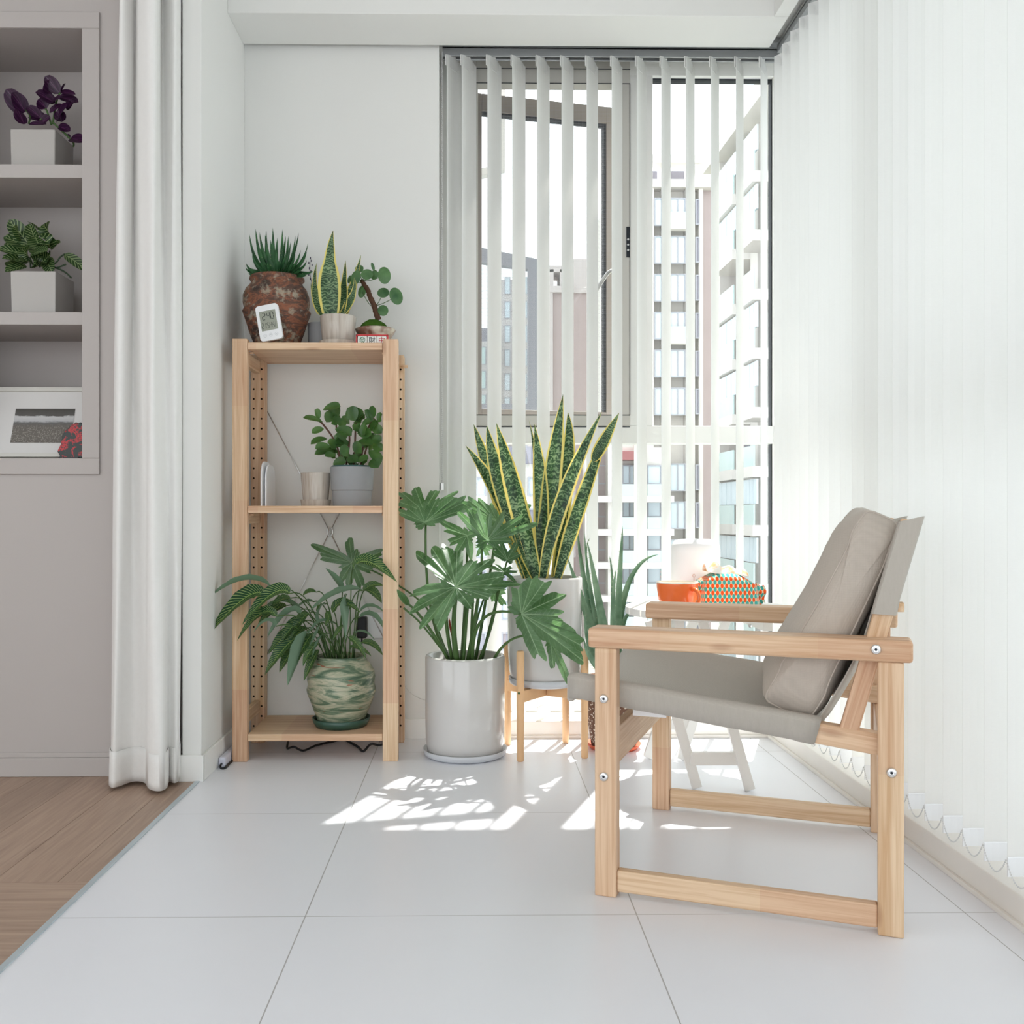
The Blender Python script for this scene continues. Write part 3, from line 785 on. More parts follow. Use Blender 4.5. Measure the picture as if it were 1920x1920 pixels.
mb = MB(); ebox(mb, D, 1226, 1240, 306, 345, .3, 1.5); ebox(mb, D, 1257, 1292, 306, 338, .3, 1.5); mb.build('louvre', MATS['ext_slate'], t)
for k in range(14):
    y = 372 + k * 71.0
    if not (795 < y + 30 < 832):
        win(t, D, 1256, 1285, y, y + 52, mull=1, rail=.42 if k % 3 == 0 else 0); win(t, D, 1226.5, 1241, y, y + 52, mull=0)
        win(t, D, 1303.5, 1311, y + 2, y + 50, mull=0, mat='ext_dark')
        win(t, D + .5, 1350, 1364, y + 20, y + 62, mull=1)
# taller tower on the right
D = 58
t = empty('apartment_tower', (P(1410, 900, D).x, D, -35), 'tall cream apartment tower with glazed balconies at the right edge of the back window', 'building')
mb = MB(); ZB = gnd(D)
WA, WB = Vector((P(1366, 900, 58).x, 58, 0)), Vector((P(1500, 900, 46).x, 46, 0)); WD = (WB - WA); WN = Vector((WD.y, -WD.x, 0)).normalized()
if WN.x > 0: WN = -WN
def wp(px, off=0.0):
    s_ = (px - CX) / F; rx = (FW * F + RT * (px - CX)); k = rx.x / rx.y; t_ = (WA.x - k * WA.y) / (k * WD.y - WD.x); return WA + WD * t_ + WN * off
def wbox(mb, x0, x1, z0_, z1_, o0, o1): mb.prism([q_ + Vector((0, 0, z0_)) for q_ in (wp(x0, o0), wp(x1, o0), wp(x1, o1), wp(x0, o1))], (0, 0, z1_ - z0_)); return mb
zt3 = wp(1425).y / F * (CY - 243) + H
mb = MB(); wbox(mb, 1366, 1378, -35, zt3, -3, .9); wbox(mb, 1378, 1540, -35, zt3, -3, -.6); wbox(mb, 1424, 1438, -35, zt3, -.6, .5); wbox(mb, 1360, 1540, zt3, zt3 + 1.0, -3, 1.4); wbox(mb, 1372, 1376, zt3 - 9, zt3, .9, 1.1)
mb.build('wall', MATS['ext_cream'], t)
mb = MB(); wbox(mb, 1379, 1423, -35, zt3 - 3, -.6, -.3); wbox(mb, 1439, 1470, -35, zt3 - 3, -.6, -.3); mb.build('brown_wall', MATS['ext_brown'], t)
fh = 3.0
for k in range(13):
    z0_ = zt3 - 3.4 - k * fh
    if z0_ < -13: break
    for xa, xb in ((1386, 1424), (1438, 1466)):
        o = wbox(MB(), xa, xb, z0_ - .55, z0_, -.5, 1.5).build('balcony', MATS['ext_cream'], t)
        wbox(MB(), xa, xb, z0_, z0_ + 1.05, 1.38, 1.46).build('balcony_rail', MATS['ext_rail_glass'], o)
        if k % 3 != 2:
            g = MB(); n4 = 4
            for j in range(n4): wbox(g, xa + (xb - xa) * (j + .04) / n4, xa + (xb - xa) * (j + .96) / n4, z0_ + 1.08, z0_ + 2.35, 1.2, 1.3)
            g.build('balcony_glazing', MATS['ext_glass'], o)
        else:
            wbox(MB(), xa + 4, xa + 14, z0_ + .1, z0_ + 2.1, -.28, -.2).build('balcony_door', MATS['ext_dark'], o)
# lower block seen below the transom
D = 50
t = empty('apartment_block', (P(1180, 900, D).x, D, -35), 'lower cream apartment block with green glass balconies and red roof, seen below the transom', 'building')
mb = MB(); ebox(mb, D, 1143, 1252, 836, gnd(D), 10, 1.2); ebox(mb, D, 1194, 1212, 826, gnd(D), 1.2); ebox(mb, D, 1140, 1152, 840, gnd(D), 1.2); ebox(mb, D, 1096, 1118, 800, gnd(D), 1.5, -.2)
for k in range(8): ebox(mb, D, 1118, 1262, 930 + k * 62, 942 + k * 62, 1.6, -.3)
mb.build('wall', MATS['ext_cream'], t)
mb = MB(); ebox(mb, D, 1060, 1143, 770, gnd(D), 8, 1.0); mb.build('brown_wall', MATS['ext_brown'], t)
mb = MB(); ebox(mb, D, 1160, 1196, 846, 862, 1.5); mb.build('roof', MATS['ext_red'], t)
for k in range(8):
    y = 872 + k * 62
    for x0, x1 in ((1120, 1138), (1153, 1194), (1213, 1240)): win(t, D + 1.1, x0, x1, y, y + 36, mull=2 if x1 - x0 > 30 else 0, rail=0)
    mb = MB(); ebox(mb, D, 1153, 1194, y + 36, y + 58, .08, -.25); ebox(mb, D, 1213, 1240, y + 36, y + 58, .08, -.25); mb.build('balcony', MATS['ext_rail_glass'], t)
# far brown slab seen through the open sash
D = 80
t = empty('apartment_tower', (P(1050, 900, D).x, D, -35), 'brown apartment slab with pale arched roof seen through the open casement', 'building')
mb = MB(); ebox(mb, D, 1033, 1108, 548, gnd(D), 12); mb.build('brown_wall', MATS['ext_brown'], t)
mb = MB(); ebox(mb, D, 1026, 1036, 540, gnd(D), 13, -.3); ebox(mb, D, 1030, 1076, 538, 550, 3, -.4); ebox(mb, D, 1030, 1038, 505, 540, 3); ebox(mb, D, 1050, 1056, 505, 540, 3); ebox(mb, D, 1026, 1076, 498, 510, 3); ebox(mb, D, 1072, 1150, 487, 550, 12, -.2); ebox(mb, D, 1102, 1160, 550, gnd(D), 10, 1.0)
mb.build('wall', MATS['ext_pale'], t)
for k in range(8): win(t, D + 1.0, 1120, 1136, 575 + k * 56, 612 + k * 56)
D = 95
t = empty('apartment_tower', (P(950, 900, D).x, D, -35), 'pale glazed tower at the far left of the back window', 'building')
mb = MB(); ebox(mb, D, 850, 932, 640, gnd(D), 12); ebox(mb, D, 940, 1012, 497, gnd(D), 10, 6); mb.build('wall', MATS['ext_pale'], t)
mb = MB(); ebox(mb, D, 850, 932, 612, 640, 9, 1); mb.build('roof', MATS['ext_slate'], t)
for k in range(16):
    for x0 in (896, 914): win(t, D, x0, x0 + 15, 650 + k * 45, 684 + k * 45, mull=0, mat='ext_rail_glass')
    for x0 in (946, 962, 978): win(t, D + 6, x0, x0 + 11, 520 + k * 45, 552 + k * 45, mull=0)
D = 42
t = empty('apartment_block', (P(930, 900, D).x, D, -35), 'low cream block with dark roof behind the snake plant', 'building')
mb = MB(); ebox(mb, D, 840, 1055, 870, gnd(D), 10); mb.build('wall', MATS['ext_cream'], t)
mb = MB(); ebox(mb, D, 835, 1060, 838, 870, 8, -.3); mb.build('roof', MATS['ext_slate'], t)
for k in range(6):
    for x0, x1 in ((893, 912), (989, 1003), (1030, 1050), (940, 960)): win(t, D, x0, x1, 895 + k * 58, 930 + k * 58, mull=0, mat='ext_dark' if k % 2 else 'ext_glass')
# dark sash frame and pane hanging free outside
t = empty('window_3', (P(950, 900, 4.4).x, 4.4, zy(755, 4.4)), 'dark metal sash hanging free outside the open casement', 'window', kind='structure')
mb = MB(); q = lambda x, y, Y: P(x, y, Y)
pt = [(842, 452), (1010, 486), (1010, 775), (842, 775)]; pi_ = [(842, 482), (990, 504), (990, 757), (842, 757)]
def ringpr(mb, outer, inner, Y, th):
    n = len(outer)
    for i in range(n):
        j = (i + 1) % n; mb.prism([P(*outer[i], Y), P(*outer[j], Y), P(*inner[j], Y), P(*inner[i], Y)], (0, th, 0))
ringpr(mb, pt, pi_, 4.4, .05); mb.build('sash_frame', MATS['dark_metal'], t)
mb = MB(); mb.prism([P(*p, 4.42) for p in pi_], (0, .006, 0)); mb.build('pane', MATS['glass_sash'], t)
t = empty('window_4', (P(925, 900, 4.8).x, 4.8, zy(330, 4.8)), 'small grey metal sash high up outside the open casement', 'window', kind='structure')
mb = MB(); ringpr(mb, [(845, 130), (947, 130), (947, 318), (845, 345)], [(845, 140), (940, 140), (940, 307), (845, 330)], 4.8, .05); mb.build('sash_frame', MATS['frame_grey'], t)
# ------------------------------------------------------------------ living-room side
m, nt, out = new_mat('white_linen_weave')
v = objco(nt)
w1 = N(nt, 'TexWave', Scale=190, Distortion=.6); w1.bands_direction = 'Z'; w2 = N(nt, 'TexWave', Scale=190, Distortion=.6); w2.bands_direction = 'X'
uvn = nt.nodes.new('ShaderNodeTexCoord')
for w in (w1, w2): L(nt, uvn.outputs['UV'], w.inputs['Vector'])
w1.bands_direction = 'Y'
s_ = M_(nt, 'ADD', M_(nt, 'MULTIPLY', w1.outputs['Fac'], .5), M_(nt, 'MULTIPLY', w2.outputs['Fac'], .5))
c_ = mixc(nt, M_(nt, 'ADD', M_(nt, 'MULTIPLY', s_, .6), M_(nt, 'MULTIPLY', noise_(nt, v, 60, 3), .3)), (.80, .79, .77), (.94, .935, .92))
b_ = bsdf(nt, out, c_, .9, .1); bump(nt, b_, s_, .2, .0006)
t_ = nt.nodes.new('ShaderNodeBsdfTranslucent'); t_.inputs[0].default_value = (.8, .79, .76, 1)
mx = nt.nodes.new('ShaderNodeMixShader'); mx.inputs[0].default_value = .15; L(nt, b_.outputs[0], mx.inputs[1]); L(nt, t_.outputs[0], mx.inputs[2]); L(nt, mx.outputs[0], out.inputs[0])
MATS['linen'] = m
cu = empty('curtain', (-.87, 2.55, .01), 'floor-length white woven curtain gathered beside the partition column', 'curtain')
bot = [(362, 1443), (351, 1446), (340, 1443), (337, 1452), (336, 1466), (328, 1473), (318, 1470), (314, 1474), (312, 1482), (302, 1488), (288, 1487), (279, 1482), (275, 1474), (264, 1470), (250, 1470), (238, 1473), (222, 1479), (210, 1481), (205, 1474), (212, 1462), (226, 1456)]
top = [(360, 1443), (352, 1447), (342, 1444), (341, 1453), (341, 1463), (334, 1470), (325, 1474), (318, 1470), (306, 1464), (300, 1472), (292, 1487), (279, 1490), (268, 1486), (257, 1476), (252, 1470), (245, 1476), (236, 1482), (228, 1481), (226, 1472), (228, 1462), (234, 1456)]
def floorpt(x, y):
    Y = F * H / (y - CY); return P(x, 900, Y).xy.to_3d()
fb = catmull([floorpt(*p) for p in bot], 5); ft = catmull([floorpt(*p) for p in top], 5)
mb = MB(); nz = 22; z0, z1 = .012, 2.36; vs = []; uvs = []; fs = []
acc = [0]
for i in range(1, len(fb)): acc.append(acc[-1] + (fb[i] - fb[i - 1]).length)
for k in range(nz + 1):
    t = k / nz; s = t ** .8
    for i in range(len(fb)):
        p = fb[i].lerp(ft[i], s); p.x += .003 * sin(6 * t + i * .3); p.z = z0 + (z1 - z0) * t; vs.append(p); uvs.append((acc[i], p.z))
n = len(fb)
for k in range(nz):
    for i in range(n - 1): fs.append((k * n + i, k * n + i + 1, (k + 1) * n + i + 1, (k + 1) * n + i))
mb.add(vs, fs, uvs); mb.build('curtain_cloth', MATS['linen'], cu, smooth=True, solid=.0016)
mb = MB(); vs = []; uvs = []; fs = []
for k, z in enumerate((.0105, .03, .08, .104)):
    for i in range(len(fb)):
        d = (fb[min(i + 1, n - 1)] - fb[max(i - 1, 0)]).normalized(); nr = Vector((d.y, -d.x, 0)); p = fb[i].lerp(ft[i], (max(0, z) / 2.3) ** .8) + nr * -.0014; p.z = z; vs.append(p); uvs.append((acc[i] * .7, z * .7))
for k in range(3):
    for i in range(n - 1): fs.append((k * n + i, k * n + i + 1, (k + 1) * n + i + 1, (k + 1) * n + i))
mb.add(vs, fs, uvs); mb.build('hem', MATS['linen'], cu, smooth=True, solid=.0016)
mb = MB(); mb.box((-1.7, 2.52, 2.372), (-.79, 2.56, 2.40)); mb.build('curtain_track', MATS['frame_white'], cu)

plain('glazed_white', (.42, .40, .38), .18, .5, var=.02); plain('soil', lin((52, 40, 32)), .95, .1, var=.4, nscale=60)
plain('frame_paint', (.58, .57, .53), .4, .4, var=.02); plain('mat_board', (.62, .61, .60), .8, .2, var=.01)
def square_pot(name, label, x, y, z, w, h, saucer=0.0):
    e = empty(name, (x, y, z), label, 'planter')
    zb = z + saucer; mb = MB(); r = w / 2; t = .006
    def sq(s, zz): return [(x - s, y - s, zz), (x + s, y - s, zz), (x + s, y + s, zz), (x - s, y + s, zz)]
    vs = sq(r * .97, zb) + sq(r, zb + h) + sq(r - t, zb + h) + sq(r - t, zb + h - .02)
    fs = [(3, 2, 1, 0)]
    for k in range(3):
        for i in range(4): a = k * 4 + i; b = k * 4 + (i + 1) % 4; fs.append((a, b, b + 4, a + 4))
    fs.append((12, 13, 14, 15)); mb.add(vs, fs); mb.build('pot', MATS['glazed_white'], e, bevel=.003, bseg=3)
    mb = MB(); s = r - t - .001; mb.box((x - s, y - s, zb + h - .03), (x + s, y + s, zb + h - .018)); mb.build('soil', MATS['soil'], e)
    if saucer: MB().box((x - r - .006, y - r - .006, z), (x + r + .006, y + r + .006, z + saucer)).build('saucer', MATS['glazed_white'], e, bevel=.002)
    return e
plain('stem_green', lin((70, 100, 52)), .5, .4); plain('stem_dark', lin((40, 62, 36)), .5, .4); plain('bark', lin((84, 60, 46)), .85, .2, var=.3, nscale=90)
def leafpx(e, mat, x0, y0, x1, y1, w, Y0, Y1, prof='ovate', arc=0.0, hint=(0, -1, .3), fold=.25, name='leaf', n=10, twist=0.0, wave=.0, thick=0.0, midY=None, mb=None, mid=None):
    a, b = P(x0, y0, Y0), P(x1, y1, Y1); m = (a + b) / 2 + Vector((0, 0, arc))
    if mid: m = P(mid[0], mid[1], midY or (Y0 + Y1) / 2) * 1.0; m = m * 2 - (a + b) / 2
    own = mb is None; mb = mb or MB()
    blade(mb, bez(a, m, b, n), w, hint, prof, fold, twist, wave=wave, thick=thick)
    if own: return mb.build(name, MATS[mat], e, smooth=True)
# purple wandering plant, upper shelf (crop coordinates /8 + 120)
px_pot = P(61, 300, 2.722)
e = square_pot('potted_purple_plant', 'purple-leaved wandering plant in a square white planter on the top niche shelf', px_pot.x, 2.785, 1.700, .126, .113)
cc = lambda x, y: (x / 8, y / 8 + 120)
Y = 2.78
for (x0, y0, x1, y1, w) in ((360, 740, 90, 375, .045), (380, 720, 170, 430, .04), (360, 905, 260, 670, .032), (900, 450, 675, 180, .034), (800, 440, 690, 250, .05), (830, 590, 530, 425, .036), (700, 670, 560, 540, .036), (920, 430, 975, 290, .010), (900, 420, 1135, 460, .016), (880, 500, 1180, 575, .028), (1000, 690, 1115, 560, .03), (850, 870, 1010, 620, .045), (620, 820, 400, 640, .03), (740, 730, 940, 620, .022), (420, 800, 670, 870, .016), (430, 905, 700, 905, .014), (870, 940, 1055, 1010, .026), (1050, 1120, 1280, 1175, .034), (780, 590, 900, 520, .03), (600, 900, 760, 800, .03), (680, 860, 520, 760, .028), (930, 870, 860, 700, .03), (1010, 1070, 1050, 1110, .01)):
    a = cc(x0, y0); b = cc(x1, y1); leafpx(e, 'leaf_purple', *a, *b, w, Y, Y - .015 + RND.uniform(-.03, .03), 'ovate', .004, (RND.uniform(-.5, .5), -1, .5), .3)
mb = MB()
for pl in (((770, 910), (700, 700), (650, 650)), ((790, 900), (830, 640), (880, 470), (925, 420)), ((430, 900), (450, 780), (350, 640)), ((800, 880), (860, 940), (1000, 1070), (1100, 1180), (1100, 1240)), ((560, 900), (620, 820))):
    mb.tube(catmull([P(*cc(*p), Y) for p in pl], 4), .0028, 6)
mb.build('stem', MATS['stem_green'], e, smooth=True)
# white-veined foliage plant, middle shelf
pot = P(62, 500, 2.722)
e = square_pot('potted_veined_plant', 'white-veined green plant in a square white planter with saucer on the middle niche shelf', pot.x, 2.785, 1.290, .127, .117, .006)
cc = lambda x, y: (x / 8, y / 8 + 390)
for (x0, y0, x1, y1, w) in ((440, 560, 130, 180, .055), (430, 600, 50, 440, .055), (540, 560, 440, 230, .045), (610, 380, 420, 210, .03), (800, 470, 640, 250, .065), (760, 600, 600, 380, .07), (690, 740, 430, 570, .045), (760, 620, 910, 515, .03), (300, 620, 60, 540, .03), (380, 700, -30, 620, .04), (420, 820, 30, 760, .05), (400, 870, 80, 960, .045), (450, 760, 320, 620, .05), (560, 880, 460, 740, .05), (600, 880, 760, 700, .05), (700, 800, 785, 985, .042), (820, 800, 730, 880, .04), (600, 620, 520, 420, .06), (960, 690, 1310, 950, .034), (220, 880, 130, 800, .04), (330, 500, 210, 270, .035), (480, 700, 720, 640, .05), (300, 780, 120, 700, .045), (500, 850, 300, 780, .045), (640, 860, 540, 800, .04)):
    a = cc(x0, y0); b = cc(x1, y1); leafpx(e, 'leaf_veined', *a, *b, w * .8, Y, Y - .02 + RND.uniform(-.035, .035), 'ovate', .006, (RND.uniform(-.4, .4), -1, .6), .3)
mb = MB()
for pl in (((700, 890), (840, 820), (900, 740), (970, 690)), ((760, 880), (850, 895), (990, 845)), ((760, 870), (900, 920), (1000, 980), (1070, 1050)), ((460, 900), (450, 740)), ((700, 880), (740, 700), (745, 640)), ((600, 890), (560, 700)), ((520, 890), (400, 700))):
    mb.tube(catmull([P(*cc(*p), Y) for p in pl], 4), .0024, 6)
mb.build('stem', MATS['stem_dark'], e, smooth=True)
# framed photograph leaning in the bottom niche
e = empty('picture_frame', (-1.27, 2.82, .883), 'white-framed black and white beach photograph leaning in the bottom niche', 'picture frame')
hgt = .218; la = math.radians(19)
def fp(x, h, d=0):  # x across, h up the leaning plane, d out of it
    return Vector((x, 2.735 + h * sin(la) - d * cos(la), .8835 + .004 + h * cos(la) + d * sin(la)))
fx0, fx1 = -1.445, -1.099
def fbox(mb, x0, x1, h0, h1, d0, d1, mi=0): mb.prism([fp(x0, h0, d0), fp(x1, h0, d0), fp(x1, h1, d0), fp(x0, h1, d0)], fp(0, 0, d1) - fp(0, 0, d0), mi)
mb = MB(); b_ = .012
fbox(mb, fx0, fx1, 0, b_, -.006, .008); fbox(mb, fx0, fx1, hgt - b_, hgt, -.006, .008); fbox(mb, fx0, fx0 + b_, b_, hgt - b_, -.006, .008); fbox(mb, fx1 - .004, fx1, b_, hgt - b_, -.006, .008)
mb.build('frame_moulding', MATS['frame_paint'], e, bevel=.001)
mb = MB(); fbox(mb, fx0 + b_, fx1 - .004, b_, hgt - b_, -.005, 0); mb.build('mat_board', MATS['mat_board'], e)
m, nt, out = new_mat('beach_photo'); u, v, uv = uvsep(nt)
n1 = noise_(nt, uv, 7, 5, .7, .4); wv = M_(nt, 'ADD', v, M_(nt, 'MULTIPLY', M_(nt, 'SUBTRACT', n1, .5), .16))
bands = ramp(nt, wv, [(0, (.20, .18, .16)), (.30, (.24, .22, .19)), (.50, (.13, .12, .11)), (.58, (.12, .12, .12)), (.64, (.42, .42, .43)), (.76, (.5, .5, .5)), (.80, (.09, .085, .08)), (1, (.06, .055, .05))])
peb = N(nt, 'TexVoronoi', Scale=46); mp = nt.nodes.new('ShaderNodeMapping'); mp.inputs['Scale'].default_value = (1, .55, 1); L(nt, uv, mp.inputs[0]); L(nt, mp.outputs[0], peb.inputs['Vector'])
pc = ramp(nt, peb.outputs['Distance'], [(0, (.42, .4, .36)), (.5, (.10, .09, .08))])
low = ramp(nt, wv, [(.40, (1, 1, 1)), (.56, (0, 0, 0))]); c_ = mixc(nt, M_(nt, 'MULTIPLY', low, .75), bands, pc); bsdf(nt, out, c_, .35, .4); MATS['photo'] = m
mb = MB(); a = [fp(-1.407, .036, .0008), fp(-1.245, .036, .0008), fp(-1.245, .148, .0008), fp(-1.407, .148, .0008)]
A0 = P(17, 832, 2.745); A1 = P(135, 832, 2.745); hx0 = A0.x; hx1 = P(135, 800, 2.76).x
mb.add([fp(hx0 + .001, .046, .001), fp(hx1, .046, .001), fp(hx1, .152, .001), fp(hx0 + .001, .152, .001)], [(0, 1, 2, 3)], [(0, 0), (1, 0), (1, 1), (0, 1)]); mb.build('photograph', m, e, label='black and white photograph of waves on a pebble beach')
m_g = m_glass('picture_glass', (.98, .98, .98), .05)
# red and black carved ornament standing before it
m, nt, out = new_mat('red_black_lacquer'); n1 = noise_(nt, objco(nt), 42, 2, .5, .8); n2 = noise_(nt, objco(nt), 240, 3, .7)
c_ = mixc(nt, ramp(nt, n1, [(.50, (0, 0, 0)), (.53, (1, 1, 1))]), lin((18, 30, 28)), ramp(nt, n2, [(.4, lin((196, 24, 34))), (.52, lin((150, 16, 26))), (.6, lin((20, 24, 24)))])); bsdf(nt, out, c_, .35, .5); MATS['lacquer'] = m
e = empty('ornament', (P(135, 900, 2.715).x, 2.712, .883), 'red and black scalloped ornament standing in front of the beach photograph', 'ornament')
ol = [(107, 850), (112, 845), (107, 836), (114, 822), (116, 806), (122, 798), (132, 788), (138, 784), (142, 781), (146, 784), (150, 781), (154, 784), (160, 782), (166, 786), (171, 796), (172, 810), (168, 826), (160, 836), (156, 842), (152, 851)]
dz = P(130, 850, 2.71).z - .8835
mb = MB(); mb.prism([P(x, y, 2.712) - Vector((0, 0, dz)) * 1.0 for x, y in reversed(ol)], (0, .010, 0)); mb.build('ornament_body', m, e, bevel=.002)
plain('ornament_base', lin((40, 36, 40)), .4, .4); mb = MB(); a = P(118, 850, 2.70); b = P(152, 850, 2.72); mb.box((a.x, 2.700, .8832), (b.x, 2.73, .8875)); mb.build('base', MATS['ornament_base'], e)

# ------------------------------------------------------------------ pine shelf
e = sh = empty('shelving_unit', (-.473, 2.97, 0), 'narrow unfinished pine shelving unit with three plant-filled shelves', 'shelving unit')
YS0, YS1 = 2.83, 3.106; LX0, LX1, RX0, RX1 = -.717, -.6735, -.2755, -.2305
posts = []
for x0, x1 in ((LX0, LX1), (RX0, RX1)):
    posts.append(MB().box((x0, YS0, 0), (x1, YS0 + .030, 1.244)).build('post', m_pine(2), e, bevel=.002))
    posts.append(MB().box((x0, YS1 - .044, 0), (x1, YS1, 1.235)).build('post', m_pine(2), e, bevel=.002))
plain('hole_dark', lin((34, 26, 20)), .9, .1)
for o, x0 in ((posts[1], LX0), (posts[3], RX0)):
    mb = MB()
    for k in range(37):
        z = .055 + k * .0315
        if abs(z - .72) < .02: continue
        for dx in (.0095, .0345): mb.tube([(x0 + dx, YS1 - .0444, z), (x0 + dx, YS1 - .0435, z)], .0033, 8)
    mb.build('peg_hole', MATS['hole_dark'], o)
for x0, x1 in ((LX0, LX1), (RX0, RX1)):
    for z in (.10, .70, 1.175):
        MB().box((x0 + .012, YS0 + .030, z), (x0 + .030, YS1 - .044, z + .038)).build('rung', m_pine(1), e, bevel=.0015)
for z0, z1 in ((1.2125, 1.2337), (.7315, .7525), (.060, .0805)):
    mb = MB(); mb.box((LX1 + .001, YS0 + .003, z0), (RX0 - .001, YS1 - .002, z1)); mb.build('shelf_board', m_pine(0), e, bevel=.0015)
    for x in (LX1 - .008, RX0 - .006):
        MB().tube([(x, YS0 + .040, z0 - .0045), (x + .018, YS0 + .040, z0 - .0045)], .004, 8).build('peg', m_pine(0), e, smooth=True)
MB().tube([(RX1 - .01, YS1 - .06, 1.196), (RX1 + .014, YS1 - .06, 1.196)], .005, 8).build('peg', m_pine(0), e, smooth=True)
mb = MB(); Yb = YS1 + .004
xa, xb, xc = (LX1 - .002), (RX0 + .002), -.473; za, zb, zc_ = P(503, 770, Yb).z, P(503, 1227, Yb).z, P(616, 997, Yb).z
mb.tube([(xa, Yb, za), (xc - .006, Yb, zc_ + .012)], .0016, 6); mb.tube([(xb, Yb, za), (xc + .006, Yb, zc_ + .012)], .0016, 6)
mb.tube([(xa, Yb, zb), (xc - .006, Yb, zc_ - .012)], .0016, 6); mb.tube([(xb, Yb, zb), (xc + .006, Yb, zc_ - .012)], .0016, 6)
mb.tube([Vector((xc + .009 * cos(a), Yb, zc_ + .014 * sin(a))) for a in (2 * pi * k / 16 for k in range(16))], .0018, 6, closed=True)
mb.tube([(xc - .007, Yb, zc_ + .014), (xc + .006, Yb, zc_ - .014)], .0018, 6)
mb.build('cross_brace', MATS['steel'], e, smooth=True, label='thin steel wire cross brace')

# ---- rustic urn + haworthia
m, nt, out = new_mat('weathered_clay'); vv = objco(nt, (1, 1, 2.2))
n1 = noise_(nt, vv, 12, 5, .65, .8); n2 = noise_(nt, objco(nt), 60, 4, .7); n3 = noise_(nt, objco(nt, (1, 1, 1.5)), 14, 3, .6)
c_ = ramp(nt, n1, [(.38, lin((62, 50, 46))), (.48, lin((96, 70, 60))), (.525, lin((142, 90, 66))), (.56, lin((104, 72, 60))), (.64, lin((84, 66, 58)))])
c_ = mixc(nt, ramp(nt, M_(nt, 'ADD', M_(nt, 'MULTIPLY', n2, .5), M_(nt, 'MULTIPLY', n3, .5)), [(.52, (0, 0, 0)), (.60, (.8, .8, .8))]), c_, lin((160, 152, 134)))
b_ = bsdf(nt, out, c_, .7, .3); bump(nt, b_, n2, .5, .003); MATS['rustic'] = m
ZT = 1.2337
u0 = P(519, 600, 2.965); ur = empty('rustic_urn_plant', (u0.x, 2.965, ZT), 'spiky green haworthia in a weathered rust-brown urn at the left end of the top shelf', 'potted plant')
def wob(a, z, i): return 1 + .012 * sin(3 * a + z * 30) + .012 * sin(5 * a - z * 50)
pr = [(.001, 0), (.062, 0), (.070, .02), (.082, .05), (.093, .085), (.1035, .115), (.0975, .124), (.101, .145), (.100, .165), (.092, .185), (.080, .198), (.0765, .206), (.0835, .214), (.082, .2215), (.074, .219), (.070, .20), (.001, .195)]
MB().lathe(pr, (u0.x, 2.965, ZT), 56, wob).build('urn', m, ur, smooth=True)
MB().lathe([(.001, 0), (.070, 0), (.05, .012), (.001, .016)], (u0.x, 2.965, ZT + .199), 24).build('soil', MATS['soil'], ur, smooth=True)
cc = lambda x, y: (420 + x / 4.8, 400 + y / 4.8)
tips = [(285, 140), (230, 190), (380, 155), (440, 130), (525, 145), (672, 175), (757, 265), (245, 285), (745, 345), (255, 360), (200, 450), (195, 490), (578, 205), (370, 195), (480, 220), (642, 200), (800, 520), (270, 410), (640, 345), (555, 205), (320, 170), (745, 420), (560, 350), (420, 240), (360, 430), (700, 500), (650, 430), (470, 330), (220, 540), (740, 560), (300, 470), (530, 300), (600, 260), (510, 430), (390, 440), (580, 460), (330, 300), (690, 330)]
for i, (tx, ty) in enumerate(tips):
    f_ = (tx - 470) / 300; bx = 470 + f_ * 150 + RND.uniform(-20, 20); by = 545 if ty > 250 else 520
    front = ty > 300; y1 = 2.965 + (-.06 if front else RND.uniform(-.03, .04)) ; y0 = 2.965 + (-.03 if front else RND.uniform(-.01, .03))
    a, b = cc(bx, by), cc(tx, ty); leafpx(ur, 'leaf_haworthia', *a, *b, .019 if ty < 300 else .022, y0, y1, 'spike', -.012 if abs(f_) > .6 else 0, (-f_ * .8, -1, .6), .5, n=8, thick=.003, mid=((a[0] + b[0]) / 2 + f_ * 6, (a[1] + b[1]) / 2 + 3))
# ---- clock
plain('white_plastic', (.82, .83, .85), .35, .5, var=.01); plain('lcd', lin((150, 154, 140)), .3, .5, var=.03); plain('lcd_ink', lin((44, 48, 48)), .5, .3); plain('grey_print', lin((170, 172, 174)), .6, .2)
Yc = 2.846
c0 = P(486, 641, Yc - .004); ck = empty('digital_clock', (P(508, 640, Yc).x, Yc, ZT), 'white digital clock reading 2:40 leaning against the rustic urn', 'clock')
A = P(489, 641, Yc - .002); B = P(531, 641.5, Yc - .008); A.z = B.z = ZT + .0015
T = P(478, 577, Yc + .004); ax = (B - A); wdt = ax.length * 1.02; ax.normalize(); ay = (T - A); hgt = ay.length * 1.02; ay.normalize(); ax = (ax - ay * ax.dot(ay)).normalized(); an = ay.cross(ax).normalized()
if an.y > 0: an = -an
def cp(u, v, d=0): return A + ax * (u * wdt) + ay * (v * hgt) + an * d
def rrect(u0, v0, u1, v1, r, d, n=5):
    asp = wdt / hgt; o = []
    for cx_, cy_, a0 in ((u1 - r, v1 - r * asp, 0), (u0 + r, v1 - r * asp, 90), (u0 + r, v0 + r * asp, 180), (u1 - r, v0 + r * asp, 270)):
        for k in range(n + 1):
            a = math.radians(a0 + 90 * k / n); o.append(cp(cx_ + r * cos(a), cy_ + r * asp * sin(a), d))
    return o
MB().prism(rrect(0, 0, 1, 1, .15, -.010), an * .012).build('clock_case', MATS['white_plastic'], ck, bevel=.0015)
MB().prism(rrect(.14, .28, .86, .83, .02, .002), an * .0005).build('clock_display', MATS['lcd'], ck)
